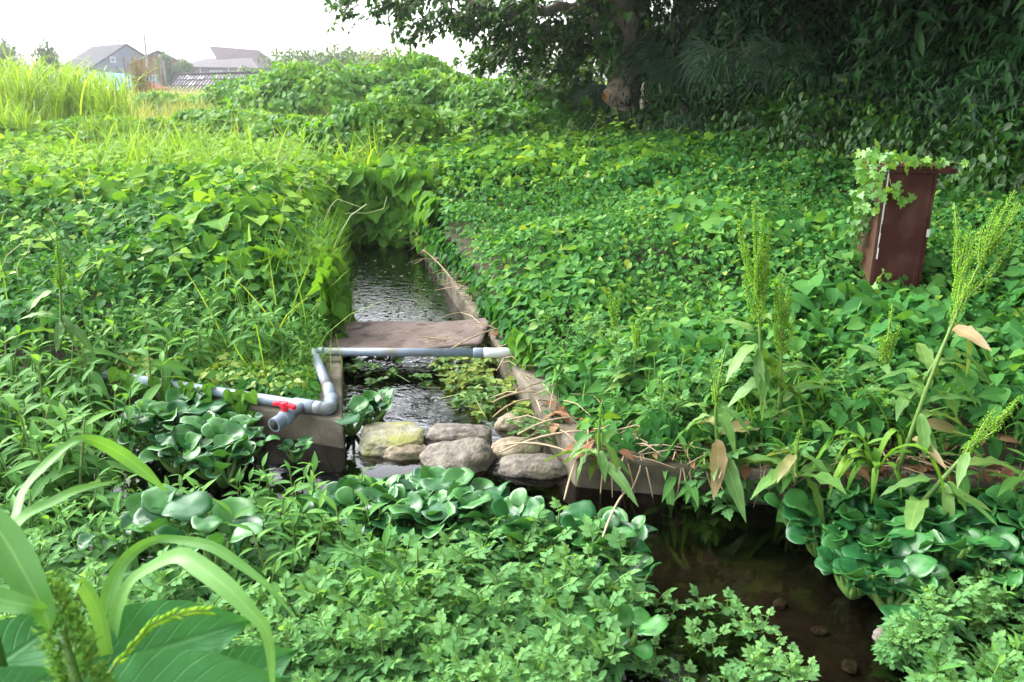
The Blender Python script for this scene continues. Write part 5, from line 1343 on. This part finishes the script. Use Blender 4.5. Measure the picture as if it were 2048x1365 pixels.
palm('low fan palm with hanging fronds above the hollow', 1370, 195, 15.4, [(-2.3, .5, .35, .62, .5), (-.6, .1, .35, .6, -.4), (-1.6, -.7, .3, .6, .1)], 3)
palm('tall shaggy fan palm with dead hanging fronds at the top of the picture', 1480, 20, 15.5, [(a, e, .6, 1.15, r_) for a, e, r_ in ((-1.5, -.7, 0), (-2.3, -.6, .2), (-.8, -.7, -.2), (-3.0, -.5, .1), (0, -.6, 0), (-1.9, -1.0, 0), (-1.1, -1.0, .1), (2.6, -.2, 0))], 4)
palm('second tall shaggy fan palm farther right at the top of the picture', 1610, 0, 14.5, [(a, e, .6, 1.1, r_) for a, e, r_ in ((-1.5, -.8, 0), (-2.3, -.7, .2), (-.8, -.8, -.2), (-2.9, -.6, .1), (-1.9, -1.1, 0))], 5)
palm('tiny fan palm seedling at the left foot of the trunk', 1213, 226, 17.0, [(-2.2, .4, .2, .5, 0), (-1.2, .5, .2, .4, .2)], 6)
palm('drooping fan palm tuft at the right foot of the trunk', 1262, 205, 16.9, [(-1.5, -.7, .25, .6, 0), (-.9, -.6, .2, .55, .2), (-2.2, -.9, .2, .5, 0)], 7)

# ---- tall reeds at the left
def reed(seed, n=120, H=2.5):
    r = np.random.default_rng(seed); g = Geo()
    for i in range(n):
        a = r.uniform(-PI, PI); rad = abs(r.normal(0, .45)); base = np.array([math.cos(a) * rad, math.sin(a) * rad, 0]); h = H * r.uniform(.55, 1.05); ln = r.uniform(.1, .9)
        az = r.uniform(-PI, PI); d = np.array([math.cos(az), math.sin(az), 0]); k = r.uniform(.0, 1.0)
        pts = [base, base + d * .05 * h + np.array([0, 0, .45 * h]), base + d * ln * .35 * h + np.array([0, 0, .82 * h]), base + d * ln * .7 * h + np.array([0, 0, h * (1 - .1 * k)]), base + d * ln * (.8 + .4 * k) * h + np.array([0, 0, h * (1.05 - .45 * k)])]
        w = r.uniform(.014, .03)
        ribbon(g, pts, [w * .7, w, w, w * .7, .002], (-d[0], -d[1], .6), r.uniform(.1, 1), n=9, fold=.3)
    return g
RD = [reed(500 + i).mesh('blades', M['reed']) for i in range(4)]
k = 0
for (px, Y, zt, lab) in [(-20, 20, 105, 'tall reed clump cut by the left frame edge'), (25, 21, 92, 'tall reed clump second from the left edge'), (65, 19, 110, 'tall reed clump with bowed tips third from the left edge'), (100, 22, 100, 'tall reed clump under the small conifer'), (135, 20, 112, 'tall reed clump left of the grey house roof'), (165, 23, 118, 'reed clump before the dark house corner'), (200, 20, 128, 'reed clump in front of the blue shed end'), (228, 18.5, 135, 'free standing reed clump before the blue shed roof'), (45, 16, 190, 'short reed clump at the front left of the reeds'), (185, 17, 215, 'short reed clump leaning by the pale grass')]:
    b = at_y(px, 270, Y); zb = float(ground(b[0], Y)); H = at_y(px, zt, Y)[2] - zb
    o = bpy.data.objects.new('reed_clump', RD[k % 4]); COL.objects.link(o); o.location = (b[0], Y, zb - .1); o.rotation_euler = (0, 0, U(-3, 3)); s = H / 2.5; o.scale = (min(s, 1) * .95, min(s, 1) * .95, s); k += 1
    tag(o, lab, 'reeds', 'tall reed clumps in the field')
o = bpy.data.objects.new('reed_clump', RD[1]); COL.objects.link(o); b = at_y(283, 185, 40); o.location = (b[0], 40, float(ground(b[0], 40)) - .1); o.scale = (.8, .8, .9)
o.data = o.data.copy(); o.data.materials[0] = leaf_mat('red_reed', (.08, .06, .03), (.15, .11, .05), (.2, .2, .06), .6, .3, .3); tag(o, 'dark reddish grass clump in front of the red shed', 'reeds')

# ------------------------------------------------------------------ buildings beyond the field
def house_root(name, label, cat, px, py, Y, rz):
    p = at_y(px, py, Y); zb = float(ground(p[0], Y)) - .3
    return thing(name, label, cat, (p[0], Y, zb), rz), p[2] - zb
def gable_house(o, W, L, hw, hr, wall, roof, ov=.5, roof_t=.18, ridge_axis='y'):
    g = Geo()
    V = [(-W / 2, 0, 0), (W / 2, 0, 0), (W / 2, L, 0), (-W / 2, L, 0), (-W / 2, 0, hw), (W / 2, 0, hw), (W / 2, L, hw), (-W / 2, L, hw), (0, 0, hr), (0, L, hr)]
    F = [(0, 1, 5, 8, 4), (2, 3, 7, 9, 6), (0, 4, 7, 3), (1, 2, 6, 5), (0, 3, 2, 1)]
    g.faces(np.array(V, float), F); g.build('wall', wall, o, smooth=False)
    g = Geo(); sl = (hr - hw) / (W / 2)
    for s in (-1, 1):
        e = W / 2 + ov
        A_ = [(0, -ov, hr + .02), (s * e, -ov, hr - sl * e + .02), (s * e, L + ov, hr - sl * e + .02), (0, L + ov, hr + .02)]
        B_ = [(x, y, z + roof_t) for x, y, z in A_]
        g.faces(np.array(A_ + B_, float), [(0, 1, 2, 3)[::-1], (4, 5, 6, 7), (0, 4, 5, 1)[::-1], (1, 5, 6, 2)[::-1], (2, 6, 7, 3)[::-1]])
    return g.build('roof', roof, o, smooth=False)
def window(o, x, z, w, h, y=-.06, mull=1, frame_m=None):
    g = Geo(); t = .1
    g.box((x, y, z), (x + t, y + .12, z + h)); g.box((x + w - t, y, z), (x + w, y + .12, z + h)); g.box((x + t, y, z), (x + w - t, y + .12, z + t)); g.box((x + t, y, z + h - t), (x + w - t, y + .12, z + h))
    for k in range(mull): xx = x + w * (k + 1) / (mull + 1); g.box((xx - .03, y + .01, z + t), (xx + .03, y + .1, z + h - t))
    f = g.build('window', frame_m or M['white'], o, smooth=False)
    g = Geo(); g.box((x + t, y + .05, z + t), (x + w - t, y + .065, z + h - t)); g.build('pane', M['glass'], f, smooth=False)

hA, hr_ = house_root('grey_house', 'slate grey gabled house with two tiny attic windows behind the blue shed', 'house', 251, 91, 110, math.radians(48))
gable_house(hA, 8.6, 10, hr_ - 2.6, hr_, M['hgrey'], M['roofgrey'])
window(hA, -2.2, hr_ - 2.15, .65, .7, mull=0); window(hA, 1.5, hr_ - 2.4, .65, .7, mull=0); window(hA, 2.7, hr_ - 5.8, .8, 1.7, mull=0); window(hA, -3.3, hr_ - 5.4, 2.2, 1.3)
g = Geo(); V = np.array([(-1.6, -1.8, hr_ - 3.55), (3.0, -1.8, hr_ - 3.75), (3.0, 0, hr_ - 2.9), (-1.6, 0, hr_ - 2.7)]); g.faces(np.vstack([V, V + np.array([0, 0, .12])]), [(3, 2, 1, 0), (4, 5, 6, 7), (0, 1, 5, 4), (1, 2, 6, 5), (3, 0, 4, 7)]); g.box((-1.5, -1.6, 0), (2.7, -.01, hr_ - 3.8)); g.build('porch', M['hgrey'], hA, smooth=False)
hB, hr_ = house_root('red_house', 'brick red house with a white window and white gable edge right of the grey one', 'house', 316, 104, 108, math.radians(30))
gable_house(hB, 5.0, 6, hr_ - 1.3, hr_, M['hred'], M['roofgrey'])
window(hB, -1.6, hr_ - 4.3, 1.9, 1.5)
hC, hr_ = house_root('mauve_house', 'pale mauve house with a broad pinkish two tier roof above the shed', 'house', 432, 92, 112, math.radians(-4))
g = Geo(); g.box((-4.6, 0, 0), (4.6, 8, hr_ - 2.6)); g.build('wall', M['hmauve'], hC, smooth=False)
g = Geo(); V = [(-5.3, -.6, hr_ - 2.6), (5.6, -.6, hr_ - 2.8), (5.6, 8.6, hr_ - 2.8), (-5.3, 8.6, hr_ - 2.6), (-2.6, 2.6, hr_ - 1.45), (3.6, 2.6, hr_ - 1.45), (3.6, 5, hr_ - 1.45), (-2.6, 5, hr_ - 1.45)]
g.faces(np.array(V, float), [(0, 1, 5, 4), (1, 2, 6, 5), (2, 3, 7, 6), (3, 0, 4, 7), (4, 5, 6, 7), (3, 2, 1, 0)]); g.build('roof', M['rooflight'], hC, smooth=False)
g = Geo(); V = [(-.6, 1.6, hr_ - 1.9), (6.2, .8, hr_ - 2.9), (4.0, 4.5, hr_ - .35), (-3.0, 4.5, hr_ + .2), (6.2, 8.4, hr_ - 2.9), (-.6, 8.2, hr_ - 1.9)]
g.faces(np.array(V, float), [(0, 1, 2, 3), (3, 2, 4, 5), (0, 3, 5), (1, 4, 2), (0, 5, 4, 1)]); g.build('upper_roof', M['roofpink'], hC, smooth=False)
window(hC, -1.2, hr_ - 4.6, 1.7, 1.5, mull=2); window(hC, 1.9, hr_ - 4.7, 2.2, 1.5, mull=1)
g = Geo(); g.box((-2.5, -.12, 0), (-2.4, -.02, hr_ - 2.7)); g.box((1.35, -.12, 0), (1.45, -.02, hr_ - 2.8)); g.build('downpipe', M['white'], hC, smooth=False)

# sheds
def slab_roof(name, label, cat, corners, mat, group=None, thick=.08, posts=True, wallmat=None):
    c = np.array([at_y(*q) for q in corners]); o = thing(name, label, cat, (c[:, 0].mean(), c[:, 1].mean(), float(ground(c[:, 0].mean(), c[:, 1].mean())) - .2), 0, group); of = np.array(o.location)
    V = c - of; g = Geo(); g.faces(np.vstack([V, V - np.array([0, 0, thick])]), [(0, 1, 2, 3), (7, 6, 5, 4), (0, 4, 5, 1), (1, 5, 6, 2), (2, 6, 7, 3), (3, 7, 4, 0)]); g.build('roof', mat, o, smooth=False)
    if wallmat:
        q = V.copy(); m = q.mean(0); q = m + (q - m) * .9; lo = q.copy(); lo[:, 2] = 0; q[:, 2] -= thick * 1.6
        g = Geo(); g.faces(np.vstack([q, lo]), [(0, 4, 5, 1), (1, 5, 6, 2), (2, 6, 7, 3), (3, 7, 4, 0)]); g.build('wall', wallmat, o, smooth=False)
    return o, of
o, of = slab_roof('blue_shed', 'shed with a light blue sheet roof behind the reeds', 'shed', [(172, 144, 62), (292, 149, 60), (310, 163, 55), (238, 186, 55)], M['blue'], wallmat=M['white'])
o, of = slab_roof('red_shed', 'small shed with a rust red roof beside the blue one', 'shed', [(275, 165, 52), (300, 162, 54), (342, 178, 52), (258, 177, 50)], M['redroof'], wallmat=M['hmauve'])
sh, of = slab_roof('slatted_shed', 'long low shed with a patched slatted roof in front of the mauve house', 'shed', [(360, 152, 66), (536, 148, 66), (508, 186, 58), (330, 186, 58)], M['shedgrey'], wallmat=M['wood'])
a0, a1, b1, b0 = [at_y(*q) - of for q in ((360, 152, 66), (536, 148, 66), (508, 186, 58), (330, 186, 58))]
g = Geo(); n = 26
for i in range(n + 1):
    t = i / n; p, q = a0 * (1 - t) + a1 * t, b0 * (1 - t) + b1 * t; g.tube([p + np.array([0, -.05, .07]), q + np.array([0, -.05, .07])], .055, 4)
g.tube([a0 + np.array([0, 0, .12]), a1 + np.array([0, 0, .12])], .09, 5)
for t in (.35, .7): g.tube([a0 * (1 - t) + b0 * t + np.array([0, -.05, .1]), a1 * (1 - t) + b1 * t + np.array([0, -.05, .1])], .04, 4)
g.build('rafters', plain('dark_batten', (.06, .05, .055)), sh)
for (u0, v0, du, dv) in ((.12, .15, .05, .18), (.22, .12, .09, .2), (.2, .5, .07, .22), (.42, .15, .05, .18), (.55, .25, .07, .2), (.75, .3, .05, .2), (.08, .02, .03, .06)):
    def Q(u, v): return (a0 * (1 - u) + a1 * u) * (1 - v) + (b0 * (1 - u) + b1 * u) * v + np.array([0, -.02, .06])
    V = np.array([Q(u0, v0), Q(u0 + du, v0), Q(u0 + du, v0 + dv), Q(u0, v0 + dv)]); g = Geo(); g.faces(np.vstack([V, V - np.array([0, 0, .03])]), [(0, 1, 2, 3), (7, 6, 5, 4), (0, 4, 5, 1), (1, 5, 6, 2), (2, 6, 7, 3), (3, 7, 4, 0)]); g.build('roof_patch', M['white'], sh, smooth=False)
# poles
def pole(label, a, b, Y, r, mat, cat='pole'):
    p, q = at_y(*a, Y), at_y(*b, Y); p[2] = float(ground(p[0], Y)) - .2
    g = Geo(); g.tube([p - p, (q - p) * .5, q - p], [r, r * .9, r * .75], 8); o = g.build('pole', mat, loc=p); tag(o, label, cat)
pole('tall thin utility pole in front of the grey house gable', (297, 165), (288, 67), 95, .16, M['wood'])
pole('thin pole standing behind the grey house ridge', (238, 120), (236, 72), 125, .16, M['wood'])
pole('pale leaning timber post before the tall shrubs, left of the pair', (328, 182), (322, 120), 64, .12, M['rooflight'])
pole('pale leaning timber post before the tall shrubs, right of the pair', (334, 182), (326, 122), 64, .10, M['wood'])
pole('dark slanting pole against the blue shed roof', (253, 190), (240, 150), 50, .06, M['wood'])
# far trees
def ftree(label, px, top, bot, Y, w, seed, n=2600, size=(.17, .3), tint=(.1, .9), name='distant_tree'):
    c = at_y(px, bot, Y); zt = at_y(px, top, Y)[2]; zb = float(ground(c[0], Y)); h = zt - zb
    o = thing(name, label, 'tree', (c[0], Y, zb), 0, 'distant trees on the skyline')
    g = Geo(); dome(g, (0, 0, h * .58), (w, w, h * .42), n, [OVATE2, RHOMB], size, tint, .3, seed=seed, shell=.8, zmin=-1); dome(g, (w * .3, 0, h * .4), (w * .7, w * .7, h * .35), n // 2, [OVATE2, RHOMB], size, tint, .3, seed=seed + 1, shell=.8, zmin=-1); g.build('crown', M['fartree'], o)
    g = Geo(); g.tube([(0, 0, -.2), (.1, 0, h * .4), (0, 0, h * .75)], [.2, .15, .06], 8); g.build('trunk', M['bark'], o)
ftree('bluish distant tree at the left of the far row above the mounds', 590, 98, 170, 60, 2.6, 1)
ftree('bluish distant tree with the highest round crown in the far row', 700, 88, 170, 58, 2.6, 3)
ftree('bluish distant tree between the two higher ones in the far row', 640, 100, 170, 62, 2.6, 5)
ftree('yellowish distant tree at the right of the far row', 770, 96, 160, 52, 2.4, 7, tint=(.6, 1))
ftree('yellow green distant tree lowest at the right end of the far row', 835, 106, 160, 48, 2.0, 9, tint=(.5, 1))
ftree('tree peeping in at the left frame edge above the reeds', -5, 62, 150, 70, 2.2, 11)
ftree('small dark conifer rising from the reeds', 103, 82, 170, 60, .9, 13, 1500)
ftree('narrow columnar tree right of the red house', 335, 100, 180, 90, .9, 15, tint=(.2, .8))
ftree('rounder tree between the columnar tree and the mauve house', 374, 115, 180, 90, 1.1, 17, tint=(.3, .8))
ftree('small round tree at the right end of the mauve house', 500, 133, 180, 80, 1.6, 19)
ftree('half hidden tree filling the gap behind the leaning tree', 1090, 135, 230, 27, 2.0, 21, 1300, (.2, .32), (.05, .7))
ftree('dim tree behind the fan palms', 1390, 30, 230, 27, 2.8, 23, 1700, (.22, .36), (.0, .5))

# ------------------------------------------------------------------ camera, light, air
cam = bpy.data.cameras.new('camera'); co = bpy.data.objects.new('camera', cam); COL.objects.link(co)
co.location = (0, 0, CAMZ); co.rotation_euler = (PI / 2 - PITCH, 0, 0)
cam.sensor_width = 36; cam.lens = 36 * FPX / 2048; cam.clip_end = 1000; cam.clip_start = .05
cam.dof.use_dof = True; cam.dof.focus_distance = 5.6; cam.dof.aperture_fstop = 5.0
scene.camera = co
SUN_D = unit(np.array([-.70, .30, .72]))
el = math.asin(SUN_D[2]); az = math.atan2(SUN_D[0], SUN_D[1])
sun = bpy.data.lights.new('sun', 'SUN'); so = bpy.data.objects.new('sun', sun); COL.objects.link(so)
sun.energy = 1.0; sun.angle = math.radians(60); sun.color = (1, .97, .9)
so.rotation_euler = Vector(tuple(-SUN_D)).to_track_quat('-Z', 'Y').to_euler(); so.location = (-20, 15, 30)
w = bpy.data.worlds.new('World'); scene.world = w; w.use_nodes = True
N, L = w.node_tree.nodes, w.node_tree.links; N.clear()
sky = N.new('ShaderNodeTexSky'); sky.sky_type = 'NISHITA'; sky.sun_disc = False; sky.sun_elevation = el; sky.sun_rotation = az
sky.air_density = 1.0; sky.dust_density = 3.0; sky.ozone_density = .6
hs = N.new('ShaderNodeHueSaturation'); hs.inputs['Saturation'].default_value = .22
bg_ = N.new('ShaderNodeBackground'); bg_.inputs['Strength'].default_value = .15; ow = N.new('ShaderNodeOutputWorld')
L.new(sky.outputs[0], hs.inputs['Color']); L.new(hs.outputs[0], bg_.inputs[0]); L.new(bg_.outputs[0], ow.inputs[0])
HAZE = True
if HAZE:
    g = Geo(); g.box((-190, -20, -2.0), (150, 240, 26))
    m, nt, N, L = newmat('haze_air'); out = N.new('ShaderNodeOutputMaterial'); pv_ = N.new('ShaderNodeVolumePrincipled')
    pv_.inputs['Color'].default_value = (.93, .96, 1, 1); pv_.inputs['Density'].default_value = .0011; pv_.inputs['Anisotropy'].default_value = .7
    L.new(pv_.outputs[0], out.inputs['Volume'])
    tag(g.build('haze', m, smooth=False), kind='stuff')
scene.view_settings.view_transform = 'Standard'; scene.view_settings.look = 'None'; scene.view_settings.exposure = 2.32; scene.view_settings.gamma = 1
c = scene.cycles
c.max_bounces = 6; c.diffuse_bounces = 3; c.glossy_bounces = 3; c.transmission_bounces = 3; c.transparent_max_bounces = 6; c.volume_bounces = 0
c.caustics_reflective = False; c.caustics_refractive = False; c.use_adaptive_sampling = True; c.adaptive_threshold = .02
c.use_denoising = True
